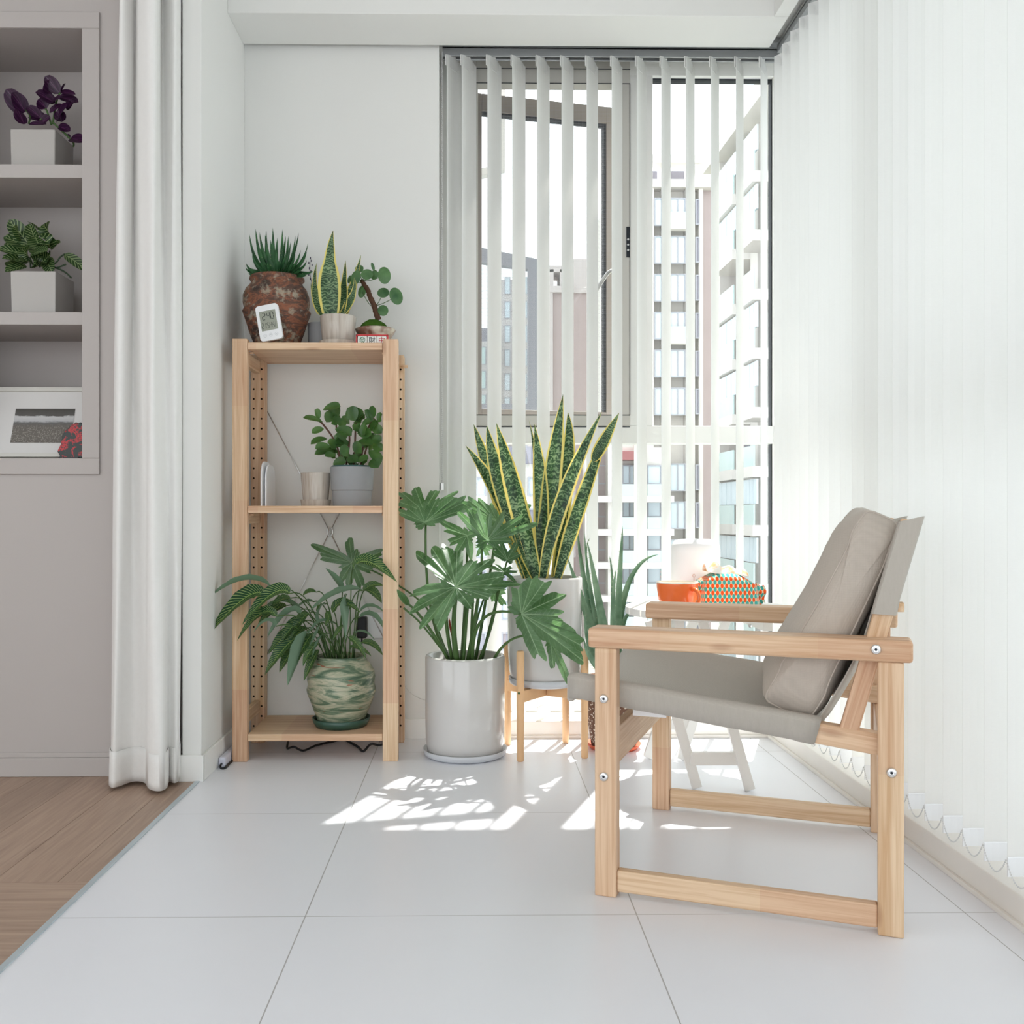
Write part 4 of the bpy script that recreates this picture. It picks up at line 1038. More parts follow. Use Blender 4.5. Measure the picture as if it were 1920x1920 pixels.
SEG = {'0': 'abcdef', '1': 'bc', '2': 'abged', '3': 'abgcd', '4': 'fgbc', '5': 'afgcd', '6': 'afgedc', '7': 'abc', '8': 'abcdefg', '9': 'abcdfg'}
def digits(mb, s, u0, v0, w, h, sp_, th=.022):
    x = u0
    for ch in s:
        if ch in '0123456789':
            R_ = {'a': (0, 1, 1, 1), 'g': (0, .5, 1, .5), 'd': (0, 0, 1, 0), 'f': (0, .5, 0, 1), 'b': (1, .5, 1, 1), 'e': (0, 0, 0, .5), 'c': (1, 0, 1, .5)}
            for sg in SEG[ch]:
                a0, b0, a1, b1 = R_[sg]; tv = th * wdt / hgt
                if b0 == b1: q = [(x + th * .6, v0 + h * b0 - tv / 2), (x + w - th * .6, v0 + h * b0 - tv / 2), (x + w - th * .6, v0 + h * b0 + tv / 2), (x + th * .6, v0 + h * b0 + tv / 2)]
                else: q = [(x + w * a0 - th / 2, v0 + h * b0 + tv * .5), (x + w * a0 + th / 2, v0 + h * b0 + tv * .5), (x + w * a0 + th / 2, v0 + h * b1 - tv * .5), (x + w * a0 - th / 2, v0 + h * b1 - tv * .5)]
                mb.prism([cp(a, b, .0026) for a, b in q], an * .0002)
            x += w + sp_
        elif ch == ':':
            for vv_ in (.3, .7): mb.prism([cp(x + a, v0 + h * vv_ + b, .0026) for a, b in ((0, 0), (.02, 0), (.02, .016), (0, .016))], an * .0002)
            x += .02 + sp_
        else:
            mb.prism([cp(x + a, v0 + b, .0026) for a, b in ((0, -.006), (.014, -.006), (.014, .006), (0, .006))], an * .0002); x += .014 + sp_
mb = MB(); digits(mb, '2:40', .26, .585, .12, .19, .035, .026); digits(mb, '21.5', .18, .345, .075, .15, .025, .018); digits(mb, '44', .54, .345, .075, .15, .025, .018)
mb.prism([cp(a, b, .0026) for a, b in ((.75, .345), (.76, .345), (.81, .48), (.80, .48))], an * .0002)
mb.build('clock_digits', MATS['lcd_ink'], ck)
mb = MB()
for u in (.25, .5, .75):
    mb.tube([cp(u + .065 * cos(a), .15 + .065 * wdt / hgt * sin(a), .0024) for a in (2 * pi * k / 18 for k in range(18))], .0003, 4, closed=True); mb.prism([cp(u + a, .15 + b, .0022) for a, b in ((-.025, -.004), (.025, -.004), (.025, .004), (-.025, .004))], an * .0002)
mb.build('clock_button', MATS['grey_print'], ck)
MB().prism([cp(.05, .02, -.010), cp(.25, .02, -.010), cp(.25, .02, -.010) + Vector((0, .018, 0)), cp(.05, .02, -.010) + Vector((0, .018, 0))], (0, 0, .004)).build('clock_foot', MATS['white_plastic'], ck)

# ---- pots helper
plain('taupe_glaze', lin((186, 176, 164)), .25, .5, var=.03); plain('grey_pot', lin((150, 152, 154)), .8, .2, var=.05, nscale=40)
m, nt, out = new_mat('taupe_streaked'); n1 = noise_(nt, objco(nt, (1, 1, .04)), 60, 3, .6); c_ = ramp(nt, n1, [(.35, lin((170, 158, 146))), (.6, lin((196, 188, 178)))]); bsdf(nt, out, c_, .22, .5); MATS['taupe_s'] = m
def pot(e, c, rt, rb, h, mat, saucer=None, lip=None, name='pot', wall_=.005, seg=48, soil=True, shape=None):
    z = 0
    if saucer:
        sr, shh, smat = saucer; MB().lathe([(.001, 0), (sr * .93, 0), (sr, shh), (sr - .003, shh), (sr * .9, .003), (.001, .003)], c, seg).build('saucer', MATS[smat], e, smooth=True, auto=True); z = .0035
    cz = (c[0], c[1], c[2] + z); h -= z
    pr = shape(h) if shape else [(.001, 0), (rb - .003, 0), (rb, .003), (rt, h - .003), (rt - .0012, h), (rt - wall_ + .001, h), (rt - wall_, h - .002), (rt - wall_, h - .018), (.001, h - .018)]
    o = MB().lathe(pr, cz, seg).build(name, MATS[mat], e, smooth=True, auto=True)
    if soil: MB().lathe([(.001, 0), (rt - wall_ - .001, 0), (rt - wall_ - .002, .004), (.001, .006)], (cz[0], cz[1], cz[2] + h - .0175), 24).build('soil', MATS['soil'], e, smooth=True)
    return o
# snake plant in taupe pot
q = P(634, 600, 2.925); e = empty('small_snake_plant', (q.x, 2.925, ZT), 'short snake plant with yellow-edged leaves in a taupe glazed pot on the top shelf', 'potted plant')
pot(e, (q.x, 2.925, ZT), .0550, .0465, .094, 'taupe_s', (.0580, .017, 'taupe_s'))
def snk(e, x0, y0, x1, y1, mx_, my_, w, Y0, Y1, hint=(0, -1, .1), prof='bulb', tw=0, fold=.25):
    a, b = (x0, y0), (x1, y1); leafpx(e, 'leaf_snake', *a, *b, w, Y0, Y1, prof, 0, hint, fold, n=18, mid=(mx_, my_), twist=tw)
snk(e, 620, 588, 624.6, 432, 618, 500, .069, 2.915, 2.90, (0.1, -1, .1))
snk(e, 601, 588, 594, 493, 590, 540, .032, 2.92, 2.92, (.5, -1, .1)); snk(e, 640, 588, 648, 488, 645, 535, .036, 2.93, 2.94, (-.3, -1, 0))
snk(e, 642, 590, 664, 520, 662, 552, .030, 2.925, 2.93, (-.5, -1, .2), tw=.6); snk(e, 645, 590, 677, 478, 664, 530, .034, 2.95, 2.97, (-.2, -1, 0)); snk(e, 603, 590, 583, 530, 589, 560, .024, 2.92, 2.92, (.6, -1, .2))
q = P(601, 600, 3.0); e = empty('flower_pot', (q.x, 3.01, ZT), 'plain grey pot half hidden behind the taupe pot on the top shelf', 'flower pot')
pot(e, (q.x, 3.01, ZT), .042, .038, .089, 'grey_pot'); 
# dried lavender sprig in it
plain('dried', lin((70, 66, 84)), .9, .1, var=.2, nscale=100)
sp_e = empty('dried_sprig', (P(585, 530, 2.99).x, 2.99, ZT + .08), 'thin dried sprig rising between the urn and the short snake plant', 'sprig')
mb = MB(); pts = catmull([P(591, 578, 3.0), P(586, 540, 2.99), P(581, 510, 2.985), P(582, 482, 2.98)], 6); mb.tube(pts, .0008, 5)
for i, (x, y) in enumerate(((582, 484), (584, 489), (579, 493), (585, 497), (580, 503), (583, 509), (579, 515), (582, 523))): mb.sphere(P(x, y, 2.98), (.0018, .0018, .0042), 8, 6)
mb.build('sprig_stem', MATS['dried'], sp_e, smooth=True)
# ---- pilea bonsai
plain('moss', lin((58, 88, 30)), 1, .05, var=.45, nscale=160); q = P(704, 600, 2.965); cb = (q.x, 2.965, ZT)
e = empty('pilea_bonsai', cb, 'round-leaved pilea with a bent bare trunk and moss in a shallow pale bowl', 'potted plant')
m, nt, out = new_mat('bowl_glaze'); n1 = noise_(nt, objco(nt), 14, 3, .6); bsdf(nt, out, ramp(nt, n1, [(.42, lin((120, 84, 68))), (.56, lin((196, 188, 170)))]), .4, .4); MATS['bowl'] = m
MB().lathe([(.001, 0), (.026, 0), (.028, .008), (.038, .024), (.056, .050), (.0625, .062), (.060, .0645), (.052, .058), (.001, .054)], cb, 40).build('bowl', m, e, smooth=True)
mo = MB().lathe([(.047, 0), (.044, .012), (.034, .026), (.018, .036), (.001, .039)][::1], (cb[0] - .006, cb[1], cb[2] + .056), 30, lambda a, z, i: 1 + .05 * sin(5 * a) + .04 * sin(9 * a + 2)).build('moss', MATS['moss'], e, smooth=True)
cc = lambda x, y: (420 + x / 4.8, 400 + y / 4.8)
tk = [P(*cc(*p), Yq) for p, Yq in (((1390, 960), 2.96), ((1372, 900), 2.955), ((1350, 830), 2.955), ((1310, 740), 2.96), ((1295, 690), 2.96), ((1255, 630), 2.965), ((1235, 600), 2.965))]
tkp = catmull(tk, 5); MB().tube(tkp, [.0095 - .0035 * i / len(tkp) + .0008 * sin(i * 2.1) for i in range(len(tkp))], 10).build('trunk', MATS['bark'], e, smooth=True)
mb = MB()
for (x, y, rx, ry, Yq, sx_, sy_) in ((1183, 575, 46, 72, 2.94, 1235, 610), (1285, 545, 55, 56, 2.935, 1240, 600), (1350, 550, 40, 48, 2.96, 1250, 605), (1440, 556, 60, 80, 2.93, 1260, 610), (1340, 475, 15, 40, 2.95, 1370, 520), (1432, 710, 54, 52, 2.95, 1370, 830), (1550, 742, 60, 82, 2.92, 1365, 832), (1242, 700, 35, 62, 2.97, 1320, 830), (1430, 870, 48, 56, 2.94, 1375, 850), (1130, 590, 20, 40, 2.97, 1230, 620), (1215, 495, 40, 45, 2.98, 1240, 600)):
    c_ = P(*cc(x, y), Yq); nrm = Vector((RND.uniform(-.4, .3), -1, RND.uniform(-.1, .5))).normalized(); k = Yq / F / 4.8
    u_ = nrm.cross(Vector((0, 0, 1))).normalized(); v_ = u_.cross(nrm)
    tilt = -.25 if x > 1300 else .2
    l = MB(); vs = [c_ + nrm * .002]; uvs = [(.5, .5)]; fs = []
    for ri in (.5, 1):
        for j in range(20):
            a = 2 * pi * j / 20; ca_, sa_ = cos(a) * rx, sin(a) * ry; p_ = (ca_ * cos(tilt) - sa_ * sin(tilt), ca_ * sin(tilt) + sa_ * cos(tilt))
            vs.append(c_ + (u_ * p_[0] + v_ * p_[1]) * k * ri - nrm * .003 * ri * ri); uvs.append((.5 + .5 * ri * cos(a), .5 + .5 * ri * sin(a)))
    fs = [(0, 1 + j, 1 + (j + 1) % 20) for j in range(20)] + [(1 + j, 21 + j, 21 + (j + 1) % 20, 1 + (j + 1) % 20) for j in range(20)]
    l.add(vs, fs, uvs); l.build('leaf', MATS['leaf_pilea'], e, smooth=True)
    s0 = P(*cc(sx_, sy_), 2.96); mb.tube(bez(s0, (s0 + c_) / 2 + Vector((0, 0, -.008)), c_, 6), .0011, 5)
mb.build('leaf_stalk', MATS['stem_green'], e, smooth=True)
# ---- mahjong box
plain('red_lacquer', lin((196, 40, 44)), .35, .5, var=.03); plain('ivory', (.80, .80, .76), .3, .5, var=.01); plain('ink_green', lin((30, 110, 80)), .5, .3); plain('ink_black', lin((40, 44, 52)), .5, .3); plain('ink_red', lin((186, 46, 50)), .5, .3)
Yt = 2.868; a = P(667, 636, Yt); b = P(728, 626, Yt); zt_ = P(700, 627, Yt).z; x0_, x1_ = a.x, b.x
e = empty('mahjong_tile_box', ((x0_ + x1_) / 2, Yt, ZT), 'red tray of three white character tiles in front of the pilea bowl', 'tile box')
mb = MB(); mb.box((x0_, Yt, zt_ - .004), (x1_, Yt + .018, zt_)); mb.box((x0_, Yt, ZT), (x1_, Yt + .018, ZT + .004)); mb.box((x0_, Yt, ZT), (x0_ + .004, Yt + .018, zt_)); mb.box((x1_ - .004, Yt, ZT), (x1_, Yt + .018, zt_)); mb.box((x0_, Yt + .015, ZT), (x1_, Yt + .018, zt_))
mb.build('tray', MATS['red_lacquer'], e, bevel=.0008)
tw = (x1_ - x0_ - .010) / 3
for i, (ch, mt) in enumerate((('發', 'ink_green'), ('財', 'ink_black'), ('中', 'ink_red'))):
    tx = x0_ + .005 + tw * (i + .5)
    o = MB().box((tx - tw / 2 + .0006, Yt + .001, ZT + .0045), (tx + tw / 2 - .0006, Yt + .0145, zt_ - .0045)).build('tile', MATS['ivory'], e, bevel=.0018)
    cu_ = bpy.data.curves.new('character', 'FONT'); cu_.body = ch; cu_.size = .021; cu_.align_x = 'CENTER'; cu_.align_y = 'CENTER'; cu_.extrude = .0002
    to = bpy.data.objects.new('t', cu_); C.objects.link(to); bpy.context.view_layer.update()
    me = bpy.data.meshes.new_from_object(to.evaluated_get(bpy.context.evaluated_depsgraph_get())); bpy.data.objects.remove(to)
    me.materials.clear(); me.materials.append(MATS[mt]); ro = bpy.data.objects.new('character', me); C.objects.link(ro)
    ro.parent = o; ro.rotation_euler = (pi / 2, 0, 0); w_ = Vector(o['_w']); ro.location = Vector((tx, Yt + .0006, (ZT + zt_) / 2 - .003)) - w_

# ------------------------------------------------------------------ middle shelf
ZM = .7525
e = empty('white_tray', (-.645, 2.98, ZM), 'white rounded trays standing on edge at the left of the middle shelf', 'tray')
for k, (x, y0_, y1_, h_) in enumerate(((-.650, 2.90, 3.03, .137), (-.640, 2.915, 3.045, .128))):
    o = []; r_ = .045
    for cy_, a0 in ((y1_ - r_, 0), (y0_ + r_, 90)):
        for j in range(7): a = math.radians(a0 + 15 * j); o.append((x, cy_ + r_ * cos(a), ZM + h_ - r_ + r_ * sin(a)))
    o += [(x, y0_, ZM), (x, y1_, ZM)]
    MB().prism(o, (.005, 0, 0)).build('tray_shell', MATS['white_plastic'], e, bevel=.0015)
q = P(592, 900, 2.95); e = empty('flower_pot', (q.x, 2.95, ZM), 'empty taupe glazed pot with saucer on the middle shelf', 'flower pot')
pot(e, (q.x, 2.95, ZM), .0455, .0375, .102, 'taupe_s', (.0465, .020, 'taupe_s'), soil=False)
q = P(660, 900, 2.945); e = empty('peperomia_plant', (q.x, 2.945, ZM), 'bushy round-leaved peperomia in a matt grey pot on the middle shelf', 'potted plant'); pc_ = q
plain('inner_pot_green', lin((62, 92, 92)), .5, .4)
def shp(h): return [(.001, 0), (.056, 0), (.058, .003), (.0605, .046), (.0635, .049), (.0665, h), (.062, h), (.060, h - .01), (.001, h - .01)]
pot(e, (q.x, 2.945, ZM), .067, .058, .119, 'grey_pot', shape=shp, soil=False)
MB().lathe([(.045, 0), (.0610, 0), (.0625, .010), (.060, .012), (.056, .006), (.001, .004)], (q.x, 2.945, ZM + .112), 40).build('inner_pot', MATS['inner_pot_green'], e, smooth=True)
cc = lambda x, y: (420 + x / 4.8, 700 + y / 4.8)
rr = random.Random(4)
pep = [(890, 440, 710, 400, .028), (860, 410, 815, 330, .030), (960, 400, 1045, 290, .050), (890, 330, 1050, 300, .040), (920, 440, 980, 360, .038), (1010, 470, 980, 390, .044), (1060, 500, 1070, 400, .034), (1180, 430, 1110, 310, .050), (1190, 430, 1260, 370, .036), (1180, 420, 1190, 300, .052), (1340, 440, 1265, 330, .026), (1350, 400, 1340, 290, .028), (1390, 440, 1425, 370, .032), (900, 500, 790, 540, .026), (930, 590, 780, 640, .036), (960, 660, 820, 680, .034), (990, 700, 815, 730, .034), (1000, 500, 1150, 560, .040), (1120, 640, 1000, 600, .034), (1200, 540, 1330, 550, .038), (1200, 620, 1340, 640, .038), (1330, 480, 1420, 540, .034), (1340, 650, 1425, 700, .036), (1300, 700, 1420, 800, .036), (1310, 790, 1390, 850, .046), (1000, 740, 910, 750, .030), (980, 820, 1100, 800, .036), (1100, 770, 1200, 800, .042), (1200, 800, 1300, 770, .036), (1060, 740, 1130, 680, .044), (1180, 720, 1240, 640, .044), (1010, 680, 930, 620, .040), (1080, 600, 1060, 520, .044), (1240, 560, 1290, 480, .044), (1130, 560, 1100, 470, .044), (1240, 480, 1320, 440, .036), (1330, 600, 1420, 610, .034), (1000, 640, 1110, 650, .040)]
for k in range(34):
    a = rr.uniform(0, 2 * pi); x = 1170 + 230 * rr.random() ** .5 * cos(a); y = 600 + 190 * sin(a); pep.append((x, y + 25, x + rr.uniform(-80, 80), y - rr.uniform(-40, 60), .040))
for i, (x0, y0, x1, y1, w) in enumerate(pep):
    a, b = cc(x0, y0), cc(x1, y1); y_ = 2.915 + (rr.uniform(-.03, .02) if i < 38 else rr.uniform(.0, .09)); leafpx(e, 'leaf_peperomia', *a, *b, w * .92, y_, y_ - .015, 'obovate', .006, (rr.uniform(-.5, .5), -1, rr.uniform(.2, 1)), .3, n=8)
plain('stem_red', lin((96, 66, 54)), .6, .3)
mb = MB()
for pl in (((1040, 830), (1030, 700), (980, 580), (900, 470), (860, 430)), ((1170, 830), (1180, 600), (1185, 450)), ((1060, 830), (1060, 600), (1010, 480), (1040, 380)), ((1250, 830), (1280, 680), (1340, 580), (1400, 560)), ((1230, 830), (1270, 560), (1350, 400)), ((1100, 830), (1130, 600), (1110, 480))):
    mb.tube(catmull([P(*cc(*p), 2.94) for p in pl], 4), .0028, 6)
mb.build('stem', MATS['stem_red'], e, smooth=True)

# ------------------------------------------------------------------ bottom shelf: marbled pot with calathea
ZL = .0805
m, nt, out = new_mat('green_marbled_glaze'); vv = objco(nt, (1, 1, 6.5)); n1 = noise_(nt, vv, 7, 5, .62, 1.2); n2 = noise_(nt, objco(nt, (1, 1, 9)), 9, 3, .6, .8)
c_ = ramp(nt, n1, [(.34, lin((58, 84, 66))), (.44, lin((98, 118, 94))), (.52, lin((156, 160, 136))), (.58, lin((182, 176, 152))), (.68, lin((110, 130, 106)))])
c_ = mixc(nt, ramp(nt, n2, [(.655, (0, 0, 0)), (.675, (1, 1, 1))]), c_, lin((146, 86, 62))); b_ = bsdf(nt, out, c_, .35, .5); bump(nt, b_, n1, .6, .004); MATS['marbled'] = m
plain('saucer_green', lin((52, 84, 72)), .35, .5, var=.05)
q = P(640, 1200, 2.955); cb = (q.x, 2.955, ZL); e = empty('calathea_plant', cb, 'striped calathea with drooping narrow leaves in a green marbled pot on the bottom shelf', 'potted plant')
MB().lathe([(.001, 0), (.078, 0), (.085, .012), (.0885, .026), (.0855, .026), (.078, .008), (.001, .005)], cb, 48).build('saucer', MATS['saucer_green'], e, smooth=True)
def wob2(a, z, i): return 1 + (.018 * sin(2 * a + z * 38) + .014 * sin(4 * a - z * 46)) * (1 if .03 < z < .19 else .2)
pr = [(.001, .006), (.066, .006), (.071, .012), (.080, .04), (.094, .075), (.103, .098), (.106, .112), (.101, .128), (.1045, .148), (.100, .168), (.088, .188), (.078, .200), (.0755, .207), (.0765, .213), (.074, .215), (.070, .210), (.068, .19), (.001, .188)]
MB().lathe(pr, cb, 64, wob2).build('pot', m, e, smooth=True)
MB().lathe([(.001, 0), (.068, 0), (.06, .004), (.001, .006)], (cb[0], cb[1], ZL + .189), 24).build('soil', MATS['soil'], e, smooth=True)
cc = lambda x, y: (380 + x / 4.364, 1000 + y / 4.364)
cal = [(555, 435, 60, 522, 330, 385, .044), (505, 500, 45, 835, 330, 540, .060), (715, 492, 322, 750, 560, 500, .050), (800, 625, 470, 650, 640, 560, .034), (610, 680, 282, 880, 470, 660, .034), (800, 660, 530, 850, 690, 660, .050), (760, 770, 540, 985, 660, 850, .042), (770, 850, 510, 1160, 650, 960, .046), (860, 800, 695, 1245, 790, 960, .056), (870, 650, 720, 875, 800, 720, .036), (960, 740, 870, 930, 930, 830, .030), (950, 950, 828, 1210, 890, 1060, .030), (740, 950, 628, 1140, 690, 1020, .034), (1300, 460, 875, 640, 1090, 500, .050), (1232, 290, 1590, 400, 1360, 235, .048), (1150, 470, 1005, 285, 1080, 370, .030), (1310, 470, 1480, 430, 1390, 425, .026), (1060, 645, 1290, 650, 1150, 570, .034), (1290, 640, 1490, 650, 1380, 600, .030), (1340, 470, 1465, 570, 1400, 490, .034), (1285, 690, 1485, 790, 1390, 680, .042), (1190, 850, 1340, 1030, 1260, 900, .024), (1300, 895, 1475, 1000, 1390, 910, .024), (1240, 822, 1410, 875, 1320, 810, .020), (950, 900, 820, 1090, 880, 960, .030), (1000, 580, 940, 740, 960, 620, .034), (1010, 640, 1000, 760, 1030, 690, .020), (930, 480, 820, 510, 870, 480, .022), (900, 560, 760, 620, 830, 570, .030), (1140, 760, 1060, 880, 1110, 800, .018), (1180, 500, 1170, 860, 1160, 640, .026), (850, 780, 720, 1010, 760, 850, .036), (720, 530, 560, 600, 640, 545, .03), (1040, 730, 1100, 755, 1070, 735, .014), (1200, 920, 1380, 1005, 1300, 950, .016), (600, 760, 418, 810, 520, 720, .03), (830, 720, 640, 900, 740, 760, .044), (900, 820, 760, 1080, 830, 920, .040), (980, 830, 900, 1010, 940, 900, .030), (690, 590, 450, 760, 570, 640, .036), (1010, 720, 860, 830, 940, 740, .032)]
bs = MB(); pets = MB()
for i, (x0, y0, x1, y1, mx_, my_, w) in enumerate(cal):
    k = (x0 - 1100) / 500; y0_ = 2.90 + .02 * sin(i * 2.3) - (.02 if x0 < 900 else 0); y1_ = y0_ - .03
    if x1 < 420: y0_, y1_ = 2.80, 2.765
    if i == 14: y0_, y1_ = 2.84, 2.77
    if i == 4: y0_, y1_ = 2.81, 2.79
    if x1 > 1400 and i != 14: y0_, y1_ = 2.93, 2.94
    a, b = cc(x0, y0), cc(x1, y1)
    leafpx(e, 'leaf_calathea', *a, *b, w, y0_, y1_, 'lance', 0, (-.25 if x1 < x0 else .25, -.75, .75) if i % 5 in (1, 2, 4) else (0, .35, .9), .45, n=16, mid=cc(mx_, my_), wave=.06)
    s0 = Vector((cb[0] + .045 * max(-1, min(1, k)) + .02 * sin(i * 5), 2.955 + .03 * cos(i * 3), ZL + .193)); p1 = P(*a, y0_); md = Vector((s0.x * .6 + p1.x * .4, (s0.y + p1.y) / 2, max(p1.z, s0.z) * .55 + .45 * p1.z + .02))
    if y0 < 900: pets.tube(bez(s0, md, p1, 10), .0017, 6)
pets.build('leaf_stalk', MATS['stem_green'], e, smooth=True)
# ------------------------------------------------------------------ philodendron in the white cylinder pot
plain('white_ceramic', lin((196, 194, 192)), .12, .55, var=.01)
plain('white_tray', lin((194, 197, 202)), .3, .5, var=.01)
cb = (-.034, 2.91, 0); e = empty('philodendron_plant', cb, 'large cut-leaf philodendron in a tall glossy white cylinder pot standing on the floor', 'potted plant')
MB().lathe([(.001, 0), (.112, 0), (.124, .006), (.128, .022), (.1255, .023), (.120, .008), (.001, .006)], cb, 64).build('saucer', MATS['white_tray'], e, smooth=True)
MB().lathe([(.001, .007), (.108, .007), (.114, .012), (.119, .05), (.120, .10), (.1205, .296), (.118, .302), (.112, .303), (.109, .299), (.108, .26), (.001, .255)], cb, 72).build('pot', MATS['white_ceramic'], e, smooth=True)
MB().lathe([(.001, 0), (.107, 0), (.10, .006), (.001, .01)], (cb[0], cb[1], .262), 24).build('soil', MATS['soil'], e, smooth=True)
cc = lambda x, y: (740 + x / 3.428, 880 + y / 3.4286)
c7 = lambda x, y: (740 + x / 6.4, 890 + y / 6.4)
def plf(at, Y, tips, nrm, w=.2, ripple=.06, cup=.12, seed=0, cv=c7):
    mb = MB(); lobed_px(mb, cv(*at), Y, [(*cv(*t[:2]), *t[2:]) for t in tips], nrm, w, ripple, cup, seed); mb.build('leaf', MATS['leaf_philodendron'], e, smooth=True)
plf((350, 440), 2.93, [(70, 205), (240, 140), (500, 175), (50, 320), (730, 225, .12), (140, 420), (430, 420)], (0, -.85, .5), .26, .05, .05, 1)
plf((362, 575), 2.84, [(45, 440), (150, 390), (290, 385), (430, 370), (500, 300), (715, 262), (880, 235, .12), (870, 385), (840, 300), (290, 605, .1), (600, 520)], (0, -.9, .42), .17, .05, .08, 2)
plf((1110, 790), 2.79, [(738, 430), (880, 408), (985, 430), (1135, 478), (1320, 468), (1655, 602), (1560, 500), (1390, 640), (1420, 560), (1395, 790), (1040, 815, .12), (900, 620)], (.02, -1, -.03), .15, .07, .05, 3)
plf((1240, 570), 2.95, [(850, 275), (1010, 300), (1140, 365), (880, 420), (780, 330), (1370, 395), (1480, 330), (1600, 370), (1040, 520), (1400, 520)], (0, -.98, .08), .2, .06, .05, 4)
plf((735, 1350), 2.76, [(280, 930), (437, 828), (620, 822), (748, 905), (945, 1000), (1150, 995), (1300, 1180), (1450, 1285), (188, 1400), (228, 1590), (335, 1790), (500, 1822), (920, 1590), (1300, 1380), (1060, 1330), (1130, 1460)], (-.04, -.7, .7), .21, .07, .10, 5)
plf((870, 730), 2.93, [(650, 820), (790, 765), (905, 830), (720, 985), (915, 990), (560, 560), (600, 640), (810, 650), (980, 700)], (.1, -.9, .4), .28, .05, .05, 8)
plf((1350, 1020), 2.86, [(1275, 805), (1480, 800), (1500, 950), (1160, 790), (1180, 930), (1420, 1040)], (.2, -.93, .3), .26, .05, .05, 9)
plf((1310, 1165), 2.87, [(1120, 1090), (1200, 1070), (1405, 1105), (1475, 1165), (1135, 1255), (1460, 1290), (1380, 1225), (1250, 1290)], (0, -.7, .7), .24, .06, .05, 10)
plf((1200, 1420), 3.0, [(1322, 1560), (1060, 1450), (1330, 1400), (1180, 1520), (1260, 1340)], (0, -.9, .4), .4, .04, .05, 15)
plf((1060, 850), 2.97, [(975, 860), (990, 970), (1140, 900), (1120, 970), (1180, 880), (1050, 780)], (0, -.95, .2), .4, .04, .05, 13)
plf((815, 930), 2.70, [(790, 755), (885, 690), (972, 708), (1072, 808), (775, 858), (1065, 940), (1130, 1040), (1242, 1145), (1190, 1208), (940, 1222), (1000, 1090), (880, 1000), (1080, 1000)], (-.1, -.95, .3), .21, .06, .10, 6, cc)
plf((1000, 1095), 2.73, [(1020, 1275), (1112, 1350), (1065, 1180), (1035, 1130)], (-.3, -.95, .2), .2, .05, .05, 7, cc)
c4 = lambda x, y: (380 + x / 4.364, 1000 + y / 4.364)
plf((1225, 240), 2.98, [(918, 100), (945, 180), (1195, 38), (1262, 135), (1128, 385), (1190, 440), (1308, 445), (1385, 300), (1130, 290), (1475, 145), (1470, 230)], (0, -.97, .2), .21, .05, .08, 21, c4)
mb = MB(); blade(mb, bez(P(768, 1136, 2.80), P(752, 1118, 2.79), P(744, 1105, 2.78), 10), .022, (0, -.8, .5), 'lance', .3); mb.build('leaf', MATS['leaf_philodendron'], e, smooth=True)
mb = MB()
for (a, m1, b, Ya, Yb_, r_) in (((350, 1195), (230, 880), (200, 350), 2.90, 2.86, .0040), ((370, 1200), (330, 900), (385, 762), 2.88, 2.765, .0045), ((400, 1200), (380, 1000), (400, 790), 2.86, 2.80, .0068), ((430, 1200), (450, 900), (470, 430), 2.93, 2.95, .004), ((470, 1200), (540, 800), (562, 485), 2.88, 2.81, .0045), ((520, 1200), (600, 750), (662, 340), 2.95, 2.93, .004), ((500, 1200), (570, 960), (812, 932), 2.86, 2.70, .0042), ((640, 1190), (760, 1090), (920, 1080), 2.86, 2.72, .0035), ((560, 1200), (640, 900), (722, 590), 2.94, 2.88, .0034), ((480, 1200), (520, 1000), (600, 760), 2.96, 3.0, .0034), ((490, 1190), (500, 900), (510, 700), 2.90, 2.90, .004), ((440, 1200), (460, 980), (480, 780), 2.87, 2.86, .0045), ((345, 1195), (200, 990), (90, 868), 2.88, 2.80, .0042), ((545, 1200), (640, 930), (655, 705), 2.92, 2.90, .0035)):
    a_, b_, m_ = P(*cc(*a), Ya), P(*cc(*b), Yb_), P(*cc(*m1), (Ya + Yb_) / 2); a_.z -= .012
    pts = bez(a_, m_ * 2 - (a_ + b_) / 2, b_, 16); mb.tube(pts, [r_ * (1.35 - .55 * k / 15) for k in range(16)], 8)
a_, b_ = P(836, 1228, 2.88), P(657, 1060, 2.985); mb.tube(catmull([a_, P(790, 1170, 2.84), P(757, 1140, 2.82)], 5), .003, 8)
b_ = P(661, 1055, 2.985); mb.tube(catmull([P(840, 1228, 2.92), P(800, 1140, 3.02), P(735, 1090, 3.05), P(690, 1066, 3.02), b_], 5), .0028, 8)
mb.build('leaf_stalk', MATS['stem_green'], e, smooth=True)
mb = MB(); mb.tube(catmull([P(855, 1228, 2.86), P(850, 1200, 2.86), P(845, 1180, 2.855), P(842, 1160, 2.85)], 4), [.003] * 12 + [.001], 6); plain('dry_red', lin((130, 50, 36)), .7, .2)
mb.build('dry_sheath', MATS['dry_red'], e, smooth=True, label='dry red-brown leaf sheath')

